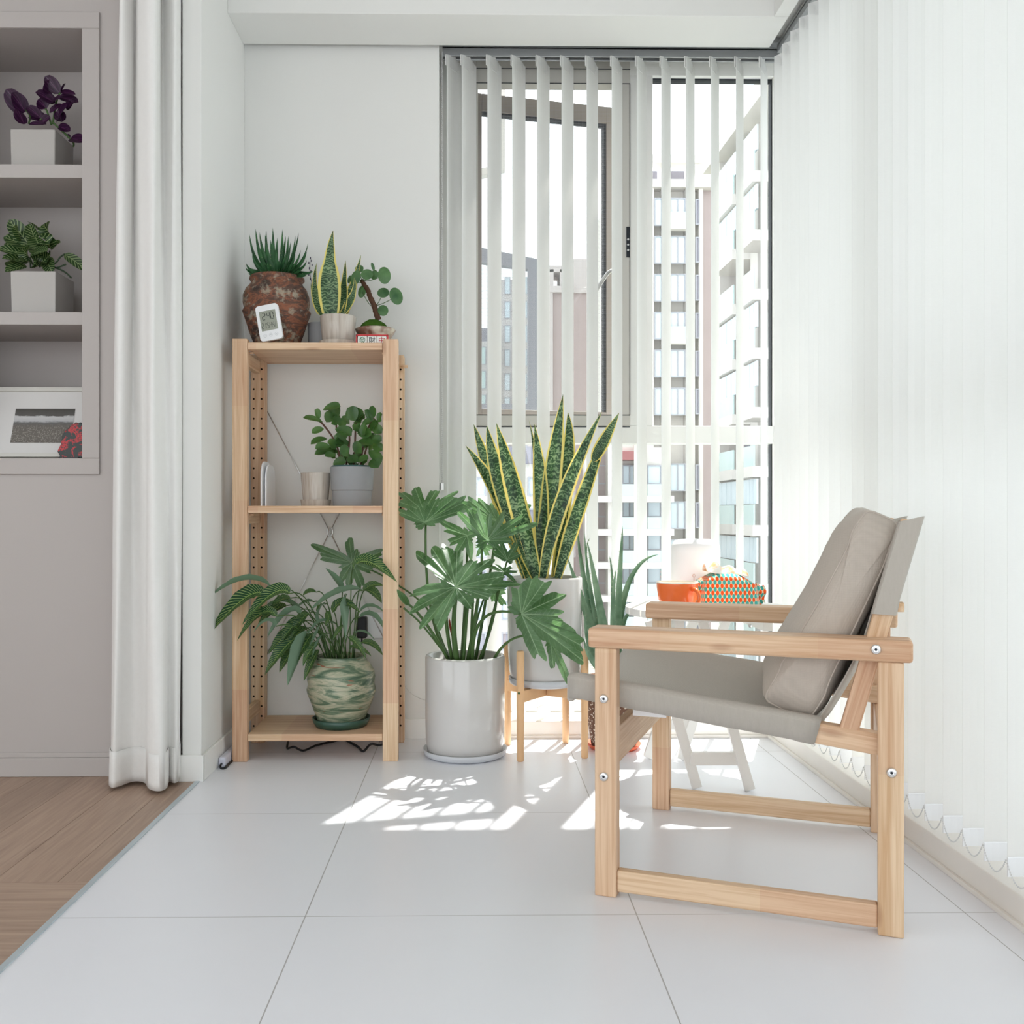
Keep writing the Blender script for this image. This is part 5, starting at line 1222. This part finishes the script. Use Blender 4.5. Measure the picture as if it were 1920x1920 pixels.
# ------------------------------------------------------------------ snake plant on the wooden stand
plain('bamboo', lin((222, 180, 136)), .45, .4, var=.07, nscale=20)
SC = Vector((.213, 2.945, 0)); e = empty('plant_stand', SC, 'round-legged blond wooden plant stand under the tall snake plant pot', 'plant stand')
legs = [(.130, 2.828), (.3235, 2.862), (.285, 3.055), (.099, 3.030)]
for x, y in legs:
    mb = MB(); mb.lathe([(.001, 0), (.0085, 0), (.0105, .003), (.0115, .25), (.0115, .321), (.009, .325), (.001, .3255)], (x, y, 0), 18); mb.build('leg', MATS['bamboo'], e, smooth=True, auto=True)
for (a, b) in ((0, 2), (1, 3)):
    A, B = Vector((*legs[a], .190)), Vector((*legs[b], .190)); mb = MB()
    if a == 0: mb.beam(A, B, .034, .020, (0, 0, 1))
    else:
        M1 = A.lerp(B, .5); d = (B - A).normalized() * .012; mb.beam(A, M1 - d, .034, .020, (0, 0, 1)); mb.beam(M1 + d, B, .034, .020, (0, 0, 1))
    mb.build('crossbar', MATS['bamboo'], e, bevel=.001)
q = P(973, 1300, 2.817); MB().tube([(q.x, 2.8165, q.z), (q.x, 2.82, q.z)], .0035, 10).build('peg_cap', MATS['stem_green'], e, smooth=True)
cb = (SC.x - .003, SC.y, .2085); e = empty('snake_plant', cb, 'tall snake plant with yellow-edged leaves in a glossy white pot raised on the wooden stand', 'potted plant')
MB().lathe([(.001, 0), (.102, 0), (.109, .005), (.111, .022), (.109, .023), (.105, .007), (.001, .006)], cb, 64).build('tray', MATS['white_tray'], e, smooth=True)
MB().lathe([(.001, .007), (.098, .007), (.104, .012), (.110, .05), (.1125, .10), (.1155, .322), (.1135, .327), (.110, .328), (.108, .325), (.107, .31), (.001, .305)], cb, 72).build('pot', MATS['white_ceramic'], e, smooth=True)
MB().lathe([(.001, 0), (.106, 0), (.10, .006), (.001, .01)], (cb[0], cb[1], .2085 + .308), 24).build('soil', MATS['soil'], e, smooth=True)
cc = lambda x, y: (840 + x / 4.8, 700 + y / 4.8)
for (x0, y0, x1, y1, mx_, my_, w, Y0, Y1, hx, tw, pf) in (
  (720, 1840, 157, 650, 480, 1180, .052, 2.93, 2.93, .5, 0, 'sword'), (700, 1840, 232, 460, 400, 1000, .050, 2.99, 3.01, .3, .3, 'sword'),
  (790, 1840, 350, 470, 490, 1080, .062, 2.93, 2.92, .35, .1, 'sword'), (800, 1840, 436, 448, 620, 1120, .062, 2.90, 2.88, -.3, -.2, 'sword'),
  (795, 1840, 727, 420, 790, 1000, .036, 2.96, 2.95, .7, .6, 'sword'), (835, 1840, 778, 455, 840, 1150, .050, 2.92, 2.95, -.5, .5, 'sword'),
  (850, 1840, 1035, 190, 920, 1050, .062, 2.94, 2.95, .1, .1, 'sword'), (960, 1840, 1078, 350, 1075, 900, .044, 2.99, 2.99, -.3, .3, 'sword'),
  (850, 1840, 1385, 345, 1030, 1130, .048, 2.89, 2.85, .15, .1, 'sword'), (985, 1840, 1462, 440, 1175, 1230, .046, 2.92, 2.90, -.1, -.2, 'sword'),
  (960, 1840, 1060, 1150, 1020, 1500, .030, 2.98, 2.98, -.8, .2, 'sword'), (770, 1840, 560, 1300, 670, 1600, .032, 2.90, 2.89, .8, 0, 'sword')):
    a, b = cc(x0, y0), cc(x1, y1); leafpx(e, 'leaf_snake', *a, *b, w, Y0, Y1, pf, 0, (hx, -1, .1), .32, n=26, mid=cc(mx_, my_), twist=tw)
a, b = cc(1300, 800), cc(1540, 355); leafpx(e, 'leaf_snake', *a, *b, .040, 2.90, 2.88, 'lance', 0, (-.2, -1, .1), .3, n=16, mid=cc(1400, 620))

# ------------------------------------------------------------------ aloe in the speckled pot
m, nt, out = new_mat('speckled_stone'); vo = nt.nodes.new('ShaderNodeTexVoronoi'); vo.inputs['Scale'].default_value = 120; L(nt, objco(nt), vo.inputs['Vector'])
n1 = noise_(nt, objco(nt), 10, 3, .6); c_ = mixc(nt, ramp(nt, M_(nt, 'ADD', vo.outputs['Distance'], M_(nt, 'MULTIPLY', n1, .3)), [(.42, (0, 0, 0)), (.5, (1, 1, 1))]), lin((206, 196, 184)), lin((104, 76, 62))); b_ = bsdf(nt, out, c_, .8, .2); bump(nt, b_, vo.outputs['Distance'], .6, .003); MATS['speckled'] = m
plain('terracotta', lin((190, 84, 52)), .6, .3)
cb = (.428, 2.99, 0); e = empty('aloe_plant', cb, 'tall aloe in a speckled stone pot with orange saucer, behind the chair front leg', 'potted plant')
MB().lathe([(.001, 0), (.072, 0), (.086, .016), (.083, .017), (.070, .004), (.001, .004)], cb, 40).build('saucer', MATS['terracotta'], e, smooth=True)
MB().lathe([(.001, .005), (.062, .005), (.070, .012), (.082, .10), (.094, .19), (.098, .205), (.098, .218), (.092, .220), (.088, .20), (.001, .195)], cb, 48).build('pot', m, e, smooth=True)
MB().lathe([(.001, 0), (.087, 0), (.001, .008)], (cb[0], cb[1], .200), 24).build('soil', MATS['soil'], e, smooth=True)
cc = lambda x, y: (740 + x / 3.428, 880 + y / 3.4286)
plain('thorn_pale', lin((196, 206, 170)), .5, .3); th_ = MB()
for (x0, y0, x1, y1, mx_, my_, w, Y0, Y1, hx) in ((1330, 1330, 1108, 562, 1220, 900, .040, 2.95, 2.88, .3), (1330, 1330, 1175, 370, 1225, 760, .030, 3.00, 3.02, .2), (1350, 1330, 1222, 404, 1260, 800, .022, 2.99, 2.98, .2), (1370, 1330, 1240, 470, 1310, 860, .040, 2.94, 2.88, .2), (1330, 1300, 1256, 440, 1240, 700, .012, 3.03, 3.05, 0), (1400, 1330, 1380, 557, 1400, 800, .018, 3.03, 3.05, 0), (1420, 1330, 1466, 365, 1440, 800, .034, 2.95, 2.92, 0), (1400, 1330, 1425, 640, 1400, 900, .026, 2.91, 2.90, .2), (1440, 1330, 1697, 548, 1495, 760, .030, 2.98, 2.96, -.4), (1440, 1330, 1540, 925, 1470, 1000, .024, 2.97, 2.95, -.4), (1300, 1330, 1225, 900, 1250, 1150, .030, 2.88, 2.84, .4), (1330, 1330, 1215, 1080, 1260, 1220, .030, 2.87, 2.82, .4), (1430, 1330, 1520, 1180, 1470, 1240, .03, 2.90, 2.86, 0), (1300, 1330, 1270, 1020, 1290, 1180, .036, 2.89, 2.86, .2)):
    a, b = cc(x0, y0), cc(x1, y1); A, B = P(*a, Y0), P(*b, Y1); A.z = max(A.z, .205); A.x = cb[0] + (A.x - cb[0]) * .6; Mm = P(*cc(mx_, my_), (Y0 + Y1) / 2); pts = bez(A, Mm * 2 - (A + B) / 2, B, 16)
    l = MB(); blade(l, pts, w, (hx, -1, .1), 'spike', .55, thick=w * .28); l.build('leaf', MATS['leaf_aloe'], e, smooth=True)
    for k in range(2, 15):
        w_ = PROF['spike'](k / 15) * w / 2; d = (pts[k + 1] - pts[k - 1]).normalized(); s_ = d.cross(Vector((hx, -1, .1))).normalized()
        for sg in (-1, 1):
            c_ = pts[k] + s_ * sg * w_ + Vector((0, -.25 * w_, 0)); th_.prism([c_ - d * .0014, c_ + d * .0014, c_ + s_ * sg * .0028 + d * .001], Vector((0, -.0008, 0)))
th_.build('leaf_thorn', MATS['thorn_pale'], e)['kind'] = 'stuff'

# ------------------------------------------------------------------ folding side table with its things
plain('table_white', (.82, .81, .78), .4, .4, var=.02)
TC = Vector((.655, 2.70, 0)); ZTB = .468; e = empty('side_table', TC, 'white round folding side table with slatted top behind the armchair', 'side table')
R_ = .232; mb = MB()
for k in range(7):
    y0_, y1_ = -R_ + k * (2 * R_ / 7) + .003, -R_ + (k + 1) * (2 * R_ / 7) - .003; o = []
    for s_ in range(9): y_ = y0_ + (y1_ - y0_) * s_ / 8; o.append((TC.x + sqrt(max(.0005, R_ * R_ - y_ * y_)), TC.y + y_, ZTB - .020))
    for s_ in range(8, -1, -1): y_ = y0_ + (y1_ - y0_) * s_ / 8; o.append((TC.x - sqrt(max(.0005, R_ * R_ - y_ * y_)), TC.y + y_, ZTB - .020))
    mb.prism(o, (0, 0, .020))
mb.build('tabletop', MATS['table_white'], e, bevel=.0015)
for x_ in (-.13, .105): MB().box((TC.x + x_, 2.53, ZTB - .05), (TC.x + x_ + .025, 2.87, ZTB - .0205)).build('top_bearer', MATS['table_white'], e, bevel=.001)
def leg(xa, xb, Y): MB().beam((xa, Y, .004), (xb, Y, ZTB - .022), .026, .016, (1, 0, 0)).build('leg', MATS['table_white'], e, bevel=.001)
fa, fb_ = P(1309, 1480, 2.52), P(1409, 1486, 2.50)
leg(fa.x, fa.x - .125, 2.535); leg(fb_.x, fb_.x - .125, 2.515)
mb = MB(); za = P(1350, 1435, 2.52).z; zb_ = P(1350, 1411, 2.52).z; mb.box((fa.x - .02, 2.518, za), (fb_.x - .02, 2.534, zb_)); mb.build('stretcher', MATS['table_white'], e, bevel=.001)
leg(fa.x + .02, fa.x + .165, 2.83); leg(fb_.x - .21, fb_.x - .06, 2.85)
mb = MB(); mb.box((fa.x - .07, 2.832, .09), (fa.x + .05, 2.846, .12)); mb.build('stretcher', MATS['table_white'], e, bevel=.001)
mb = MB(); c_ = P(1406, 1175, 2.53); mb.tube([(c_.x, 2.526, ZTB - .035), (c_.x, 2.532, ZTB - .035)], .005, 10); mb.build('bolt', MATS['steel'], e, smooth=True)
# mug
plain('orange_glaze', lin((232, 112, 56)), .2, .5, var=.03); plain('cream_glaze', lin((232, 222, 206)), .2, .5)
q = P(1270, 1100, 2.585); cb = (q.x, 2.585, ZTB); e = empty('mug', cb, 'wide orange mug with cream rim on the white side table', 'mug')
mb = MB(); mb.lathe([(.001, 0), (.034, 0), (.040, .004), (.051, .030), (.0555, .066), (.0553, .0745)], cb, 48); mb.f.pop(); mb.build('mug_body', MATS['orange_glaze'], e, smooth=True, solid=0)
mb = MB(); mb.lathe([(.0553, .0740), (.0556, .0775), (.0530, .0780), (.0525, .070), (.048, .030), (.036, .007), (.001, .006)], cb, 48); mb.f.pop(-2); mb.build('inner_glaze', MATS['cream_glaze'], e, smooth=True, label='cream rim and inside')
mb = MB(); hp = [(.028, -.042, .058), (.036, -.068, .060), (.042, -.084, .046), (.040, -.082, .026), (.030, -.060, .014), (.024, -.040, .020)]
hp = [Vector((cb[0] + .0 + x, cb[1] + y * .85, cb[2] + z)) for x, y, z in hp]; pts = catmull(hp, 6); mb.tube(pts, .0058, 10); mb.build('handle', MATS['orange_glaze'], e, smooth=True)
# lamp
plain('frosted_white', (.84, .84, .84), .35, .4, var=.01)
q = P(1304, 1060, 2.79); cb = (q.x, 2.79, ZTB); e = empty('table_lamp', cb, 'white rounded frosted table lamp standing on the side table', 'lamp')
MB().lathe([(.001, .004), (.064, .004), (.067, .008), (.0700, .05), (.0705, .155), (.068, .172), (.060, .183), (.04, .1875), (.001, .189)], cb, 56).build('lamp_shade', MATS['frosted_white'], e, smooth=True)
MB().lathe([(.001, 0), (.060, 0), (.060, .005), (.001, .0051)], cb, 40).build('base', MATS['frosted_white'], e)
plain('amber_mark', lin((214, 178, 160)), .4, .4); mb = MB(); mb.tube([(cb[0] - .020, cb[1] - .0672, .548 + 0.0), (cb[0] - .020, cb[1] - .0672, .500)], .0009, 6)
mb.tube([Vector((cb[0] - .020 + .0035 * cos(a), cb[1] - .0678, .553 + .0045 * sin(a))) for a in (2 * pi * k / 14 for k in range(14))], .0007, 5, closed=True); mb.build('pull_switch', MATS['amber_mark'], e)
# patterned tissue pouch
m, nt, out = new_mat('orange_teal_print'); u, v, uv = uvsep(nt)
def cell(nt, u, v, sx_, sy_, ox, oy, t_):
    a = M_(nt, 'PINGPONG', M_(nt, 'ADD', u, ox), sx_ / 2); b = M_(nt, 'PINGPONG', M_(nt, 'ADD', v, oy), sy_ / 2)
    q = M_(nt, 'SQRT', M_(nt, 'ADD', M_(nt, 'POWER', M_(nt, 'DIVIDE', a, sx_), 2), M_(nt, 'POWER', M_(nt, 'DIVIDE', b, sy_), 2))); return M_(nt, 'LESS_THAN', q, t_)
sx_, sy_ = .0125, .0190
o1 = M_(nt, 'MAXIMUM', cell(nt, u, v, sx_ * 2, sy_, 0, 0, .31), cell(nt, u, v, sx_ * 2, sy_, sx_, sy_ / 2, .0))
o1 = cell(nt, u, v, sx_, sy_, 0, 0, .34); o2 = cell(nt, u, v, sx_, sy_, sx_ / 2, sy_ / 2, .34)
c_ = mixc(nt, o1, lin((226, 214, 180)), lin((236, 88, 34))); c_ = mixc(nt, o2, c_, lin((70, 168, 160))); b_ = bsdf(nt, out, c_, .85, .2); MATS['print'] = m
q0, q1 = P(1310, 1100, 2.62), P(1432, 1100, 2.60); cbx = (q0.x + q1.x) / 2; e = empty('tissue_pouch', (cbx, 2.66, ZTB), 'orange and teal patterned fabric tissue pouch on the side table beside the mug', 'tissue pouch')
mb = MB(); nU, nV = 40, 18; w2 = (q1.x - q0.x) / 2; vs = []; uvs = []; fs = []
per = 0
for j in range(nV + 1):
    t = j / nV; z = ZTB + .001 + .088 * (1 - (1 - t) ** 1.0); sh_ = (1 - .14 * t ** 2) if t < .85 else (.88 - .9 * (t - .85) * 3)
    for i in range(nU):
        a = 2 * pi * i / nU; cx_, sy__ = cos(a), sin(a); k = 1 / (abs(cx_) ** 4 + abs(sy__) ** 4) ** .25
        X = cx_ * k * w2 * sh_; Y_ = sy__ * k * .055 * sh_; z_ = z + .010 * sin(pi * (X / w2 + 1) / 2) * t - .016 * max(0, X / w2) * t + .0035 * noise.noise(Vector((X * 40, Y_ * 40, t * 3)))
        vs.append((cbx + X, 2.66 + Y_, z_)); uvs.append((X if abs(Y_) > .04 * sh_ else X + Y_, z_ + (0 if t < .9 else .0)))
for j in range(nV):
    for i in range(nU): i2 = (i + 1) % nU; fs.append((j * nU + i, j * nU + i2, (j + 1) * nU + i2, (j + 1) * nU + i))
fs.append(tuple(nV * nU + i for i in range(nU))); fs.append(tuple(reversed(range(nU))))
mb.add(vs, fs, uvs); pouch = mb.build('pouch_body', m, e, smooth=True)
mb = MB(); e0 = P(1428, 1112, 2.60); vs = []; fs = []; uvs = []
for j in range(9):
    t = j / 8
    for i in range(9):
        s = i / 8; w_ = .020 * (1 + .5 * s); vs.append((cbx + w2 * .94 + .028 * s, 2.655 + .010 * sin(7 * t) + .006 * s, ZTB + .012 + .055 * t * (1 - .2 * s) + .004 * sin(9 * s))); uvs.append((vs[-1][0], vs[-1][2]))
for j in range(8):
    for i in range(8): a = j * 9 + i; fs.append((a, a + 1, a + 10, a + 9))
mb.add(vs, fs, uvs); mb.build('pouch_tie', m, e, smooth=True, solid=.002)
m, nt, out = new_mat('peach_tissue'); n1 = noise_(nt, objco(nt), 45, 3, .6); c_ = ramp(nt, n1, [(.45, (.86, .83, .76)), (.62, lin((240, 190, 140)))]); bsdf(nt, out, c_, .9, .1); MATS['tissue'] = m
mb = MB(); vs = []; fs = []; cN = 22
for j in range(7):
    t = j / 6
    for i in range(cN + 1):
        s = i / cN; X = -w2 * .72 + w2 * 1.36 * s; rz = noise.noise(Vector((s * 5, t * 2, 3.3))); ht = .012 + .030 * (1 - (2 * t - 1) ** 2) * (.75 + .5 * noise.noise(Vector((s * 6, .3, 9)))) * (1 - max(0, s - .85) * 4)
        vs.append((cbx + X, 2.63 + .055 * t + .008 * rz, ZTB + .086 + ht * 1.1 + .006 * rz - .010 * s))
for j in range(6):
    for i in range(cN): a = j * (cN + 1) + i; fs.append((a, a + 1, a + cN + 2, a + cN + 1))
mb.add(vs, fs); mb.build('tissue', m, e, smooth=True, solid=.0012, subsurf=1)

# ------------------------------------------------------------------ armchair (local u = towards its back, v = away from the camera)
canvas = m_fabric('grey_canvas', lin((158, 151, 141)), lin((194, 188, 179)), 1500)
suede = m_fabric('greige_suede', lin((176, 166, 156)), lin((196, 186, 175)), 500)
ch = empty('armchair', (.2255, 1.828, 0), 'low pine armchair with grey canvas sling seat and back', 'armchair', rotz=math.radians(-21.3))
UL, VL = .543, .605; LT, LW = .032, .042
for v0 in (0, VL - LT):
    for u0_ in (0, UL - LW):
        MB().box((u0_, v0, 0), (u0_ + LW, v0 + LT, .4725)).build('leg', m_pine(2), ch, bevel=.003)
    va, vb_ = (-.006, .060) if v0 == 0 else (VL - .060, VL + .006)
    MB().box((-.012, va, .4725), (UL + .014, vb_, .5105)).build('armrest', m_pine(0), ch, bevel=.006, bseg=3)
    vi = .005 if v0 == 0 else VL - .027
    MB().box((LW, vi, .010), (UL - LW, vi + .022, .051)).build('bottom_rail', m_pine(0), ch, bevel=.003)
    # seat rail inside the legs, sloping to the back
    vr = LT + .001 if v0 == 0 else VL - LT - .031
    if v0: vr = VL - LT - .031
    mb = MB(); a, b = Vector((-.045, vr + .015, .386)), Vector((.543 - .010, vr + .015, .318)); d = b - a
    o = MB().box((0, -.015, -.019), (d.length, .015, .019)).build('seat_rail', m_pine(0), ch, bevel=.003); o.location = a; o.rotation_euler = (0, atan2(-d.z, d.x), 0)
    a, b = Vector((.452, vr + .014, .334)), Vector((.556, vr + .014, .716)); d = b - a
    o = MB().box((-.016, -.013, 0), (.016, .013, d.length)).build('back_post', m_pine(2), ch, bevel=.003); o.location = a; o.rotation_euler = (0, atan2(d.x, d.z), 0)
MB().box((.010, LT, .236), (.030, VL - LT, .310)).build('cross_rail', m_pine(1), ch, bevel=.003)
MB().box((UL - .036, LT, .236), (UL - .016, VL - LT, .300)).build('cross_rail', m_pine(1), ch, bevel=.003)
a_ = Vector((.506, LT + .03, .520)); MB().box((.529, LT + .030, .578), (.541, VL - LT - .030, .600)).build('back_crossbar', m_pine(1), ch, bevel=.003)
MB().box((.528, LT + .001, .556), (.545, LT + .029, .572)).build('post_stop', m_pine(1), ch, bevel=.002)
# bolts
def bolt(u, z, vface=-.0002):
    b = MB(); b.lathe([(.001, 0), (.0082, 0), (.0086, .001), (.0070, .0032), (.0045, .0038), (.0040, .0022), (.001, .0020)], (0, 0, 0), 24)
    o = b.build('bolt', MATS['steel'], ch, smooth=True, auto=True, label='zinc bolt head'); o.location = (u, vface, z); o.rotation_euler = (pi / 2, 0, 0)
    s = MB(); s.lathe([(.001, 0), (.0026, 0), (.0026, .0004), (.001, .0005)], (0, 0, .0021), 6); s.build('socket', MATS['gasket'], o)
bolt(.018, .376); bolt(.018, .228); bolt(UL - .020, .283); bolt(UL - .045, .494, -.0065)
# seat sling
zt_ = lambda u: .4055 - .1198 * (u + .0)
prof_ = []
def seat_sec(u, s):  # s from 0 (near outer bottom) to 1 (far outer bottom)
    z = zt_(u) + .0035; n1, n2 = LT - .0005 + .000, LT + .0325; f1, f2 = VL - LT - .0325, VL - LT + .0005
    pts = [(n1, z - .047), (n1 - .0005, z - .010), (n1 + .002, z - .001), (n1 + .012, z), (n2 - .004, z - .002)]
    sag = .040 + .012 * (u / .4)
    for k in range(1, 12): t = k / 12; pts.append((n2 + (f1 - n2) * t, z - .004 - sag * (sin(pi * t)) ** .7))
    pts += [(f1 + .004, z - .002), (f2 - .012, z), (f2 - .002, z - .001), (f2 + .0005, z - .010), (f2, z - .047)]
    return pts
mb = MB(); us = [-.060 + .022 * i for i in range(21)] + [.408]; vs = []; fs = []
for i, u in enumerate(us):
    sec = seat_sec(u, 0)
    for j, (v, z) in enumerate(sec):
        uu = u
        if i >= len(us) - 2:
            lowf = (zt_(u) - z) / .045 if j < 3 or j > len(sec) - 4 else 0
            uu = u - .012 * lowf
        if i == 0: uu = u; z -= .003
        vs.append((uu, v, z + .0010 * noise.noise(Vector((u * 18, v * 18, 0)))))
nS = len(sec)
for i in range(len(us) - 1):
    for j in range(nS - 1): a = i * nS + j; fs.append((a, a + 1, a + nS + 1, a + nS))
mb.add(vs, fs); sl_ = mb.build('seat_sling', canvas, ch, smooth=True, solid=.003, label='grey canvas sling seat')
mb = MB(); mb.box((.06, LT + .034, .3345), (.125, LT + .035, .352)); mb.build('care_label', MATS['white_plastic'], ch)
# front ends of the rails are capped by the cloth
for v0 in (LT - .001, VL - LT - .033):
    MB().box((-.064, v0, .360), (-.050, v0 + .034, .4105)).build('sling_cap', canvas, ch, bevel=.004)
# back sling: sleeves over both posts and the panel between
def post_at(z, off=0): t = (z - .334) / (.716 - .334); return .452 + .104 * t + off
for v0 in (LT - .001, VL - LT - .030):
    mb = MB(); vs = []; fs = []; zs = [.556 + .0185 * i for i in range(9)] + [.7185]
    for i, z in enumerate(zs):
        uc = post_at(z); hw = .0205
        for (du, dv) in ((-hw, 0), (-hw + .003, -.003), (hw - .003, -.003), (hw, 0), (hw, .028), (hw - .003, .031), (-hw + .003, .031), (-hw, .028)):
            vs.append((uc + du, v0 + dv, z + du * .23 - (.010 if z < .56 and du > 0 else 0)))
    for i in range(len(zs) - 1):
        for j in range(8): j2 = (j + 1) % 8; fs.append((i * 8 + j, i * 8 + j2, (i + 1) * 8 + j2, (i + 1) * 8 + j))
    fs.append(tuple((len(zs) - 1) * 8 + j for j in range(8))); mb.add(vs, fs); mb.build('back_sleeve', canvas, ch, smooth=True, auto=True)
mb = MB(); vs = []; fs = []; nz_ = 16; nv = 14
for i in range(nz_ + 1):
    t = i / nz_
    z = .344 + (.717 - .344) * t
    for j in range(nv + 1):
        s = j / nv; v = LT + .028 + (VL - 2 * LT - .056) * s; sag = (sin(pi * s)) ** .7
        u = post_at(z) - .0185 + .030 * sag * (1 - .5 * t)
        if t < .45: q_ = (1 - t / .45); u -= .040 * q_ ** 1.5
        vs.append((u, v, z - .008 * sag * (t > .9)))
for i in range(nz_):
    for j in range(nv): a = i * (nv + 1) + j; fs.append((a, a + 1, a + nv + 2, a + nv + 1))
mb.add(vs, fs); mb.build('back_sling', canvas, ch, smooth=True, solid=.003, label='grey canvas back')
# cushion: boxed edges with piping, fuller in the middle
ang_ = math.radians(-21.3)
def W_(u, v, z): return Vector((.2255 + u * cos(ang_) - v * sin(ang_), 1.828 + u * sin(ang_) + v * cos(ang_), z))
cu_e = empty('back_cushion', (.2255, 1.828, 0), 'thick greige cushion with piped seams leaning against the chair back', 'cushion', rotz=ang_)
A = Vector((.338, 0, .364)); B = Vector((.510, 0, .728)); d = (B - A).normalized(); Lc = (B - A).length / 2; nrm = Vector((-d.z, 0, d.x)); Mc = (A + B) / 2
def sup(a, p): return (math.copysign(abs(cos(a)) ** (2 / p), cos(a)), math.copysign(abs(sin(a)) ** (2 / p), sin(a)))
def csec(v, a):
    s = 2 * (v - .075) / .455 - 1; bul = max(0, 1 - abs(s) ** 3.2); hT = .036 + .036 * bul; cut = max(0, (abs(s) - .93) / .07)
    x, y = sup(a, 7); fr = 1 if y > 0 else .55
    Lh = Lc * (1.0 - .02 * cut); yy_ = .039 + .016 * max(0, -x) + .034 * bul * fr * (1 - .55 * abs(x) ** 3)
    p = Mc + d * (x * Lh) + nrm * (y * yy_ * (1 - .1 * cut) )
    p = p - nrm * .004 + Vector((0, v, 0))
    sagb = .012 * sin(pi * (x + 1) / 2)
    p += nrm * -sagb * .5
    w = .0065 * noise.noise(Vector((p.x * 13, v * 10, p.z * 13))) + .0030 * noise.noise(Vector((p.x * 45, v * 22, p.z * 18))) - .004 * max(0, noise.noise(Vector((p.x * 30, v * 8, p.z * 26 + v * 9)))) 
    return p + nrm * w * (1 if y > 0 else -1) + d * (.010 * noise.noise(Vector((v * 9, 2.2, x))) * (abs(x) > .8))
nA = 64; vsl = [.075, .0755, .079, .086] + [.10 + .0205 * i for i in range(20)] + [.505, .519, .526, .5295, .53]
mb = MB(); vs = []; fs = []
for i, v in enumerate(vsl):
    for k in range(nA): vs.append(csec(v, 2 * pi * k / nA))
n_ = len(vsl)
for i in range(n_ - 1):
    for k in range(nA): k2 = (k + 1) % nA; fs.append((i * nA + k, i * nA + k2, (i + 1) * nA + k2, (i + 1) * nA + k))
# rounded side panels
for row, sg in ((0, -1), ((n_ - 1), 1)):
    base = row * nA; prev = [base + k for k in range(nA)]
    cN_ = sum((vs[q_] for q_ in prev), Vector()) / nA
    for rr_, out_ in ((.8, .007), (.5, .012), (.2, .014)):
        cur = []
        for k in range(nA):
            p = cN_ + (vs[base + k] - cN_) * rr_ + Vector((0, sg * out_, 0)); p.y += sg * .003 * noise.noise(p * 16)
            cur.append(len(vs)); vs.append(p)
        for k in range(nA):
            k2 = (k + 1) % nA; f_ = (prev[k], cur[k], cur[k2], prev[k2]); fs.append(f_ if sg < 0 else tuple(reversed(f_)))
        prev = cur
    fs.append(tuple(prev) if sg > 0 else tuple(reversed(prev)))
mb.add(vs, fs); mb.build('cushion_body', suede, cu_e, smooth=True)
for v in (.0765, .5285):
    mb = MB(); mb.tube([csec(v, 2 * pi * k / nA) * 1.0 + (csec(v, 2 * pi * k / nA) - Mc - Vector((0, v, 0))).normalized() * .0012 for k in range(nA)], .0021, 6, closed=True); mb.build('piping', suede, cu_e, smooth=True)

# ------------------------------------------------------------------ small things on the floor and wall
plain('cable_black', lin((30, 30, 34)), .5, .4); plain('cable_white', lin((210, 210, 208)), .5, .4); plain('strip_white', lin((206, 208, 222)), .4, .4)
a, b = P(413, 1437, 2.77), P(436, 1416, 2.90); e = empty('power_strip', (-.735, 2.80, 0), 'white power strip lying on the floor against the side wall', 'power strip')
mb = MB(); mb.box((-.741, 2.765, 0), (-.7205, 2.99, .030)); mb.build('strip_body', MATS['strip_white'], e, bevel=.006, bseg=3)
mb = MB(); mb.tube(catmull([(-.7305, 2.767, .012), (-.731, 2.755, .010), (-.728, 2.748, .004), (-.718, 2.752, .0035), (-.7175, 2.80, .0035), (-.716, 2.95, .0035)], 5), .003, 8); mb.build('cord', MATS['cable_black'], e, smooth=True)
def cable(name, label, pts, r, mat):
    mb = MB(); mb.tube(catmull(pts, 7), r, 8); return tag(mb.build(name, MATS[mat], smooth=True), label, 'cable')
cable('cable', 'black cable looping on the floor under the left half of the pine shelf', [(-.60, 3.07, .0035), (-.585, 2.98, .0035), (-.555, 2.93, .020), (-.53, 2.95, .0035), (-.50, 3.02, .0035), (-.44, 3.09, .0035)], .0032, 'cable_black')
cable('cable', 'black cable on the floor near the right post of the pine shelf', [(-.42, 3.09, .0035), (-.37, 3.0, .0035), (-.345, 2.94, .0035), (-.325, 2.97, .018), (-.30, 3.02, .0035), (-.25, 3.10, .0035)], .0036, 'cable_black')
q0, q1 = P(752, 1280, 3.112), P(800, 1312, 3.10)
cable('cable', 'thin pale wire drooping from the shelf to behind the white cylinder pot', [P(740, 1262, 3.116), P(757, 1284, 3.114), P(775, 1303, 3.10), P(800, 1313, 3.06), P(830, 1312, 3.06)], .0010, 'cable_white')
q = P(682, 1172, 3.12); e = empty('wall_socket', (q.x, 3.119, q.z - .04), 'wall socket with a black plug behind the calathea', 'socket')
MB().box((q.x - .02, 3.112, q.z - .043), (q.x + .066, 3.119, q.z + .043)).build('socket_plate', MATS['white_plastic'], e, bevel=.002)
pl_ = MB().box((q.x - .018, 3.078, q.z - .038), (q.x + .014, 3.112, q.z + .030)).build('plug', MATS['cable_black'], e, bevel=.005)
mb = MB(); mb.tube(catmull([(q.x - .002, 3.09, q.z - .036), (q.x - .004, 3.088, q.z - .09), (q.x + .0, 3.10, q.z - .16), (q.x + .0, 3.10, q.z - .30)], 6), .0028, 8); mb.build('cord', MATS['cable_black'], pl_, smooth=True)
# drop helper keys
for o in list(bpy.data.objects):
    if '_w' in o: del o['_w']
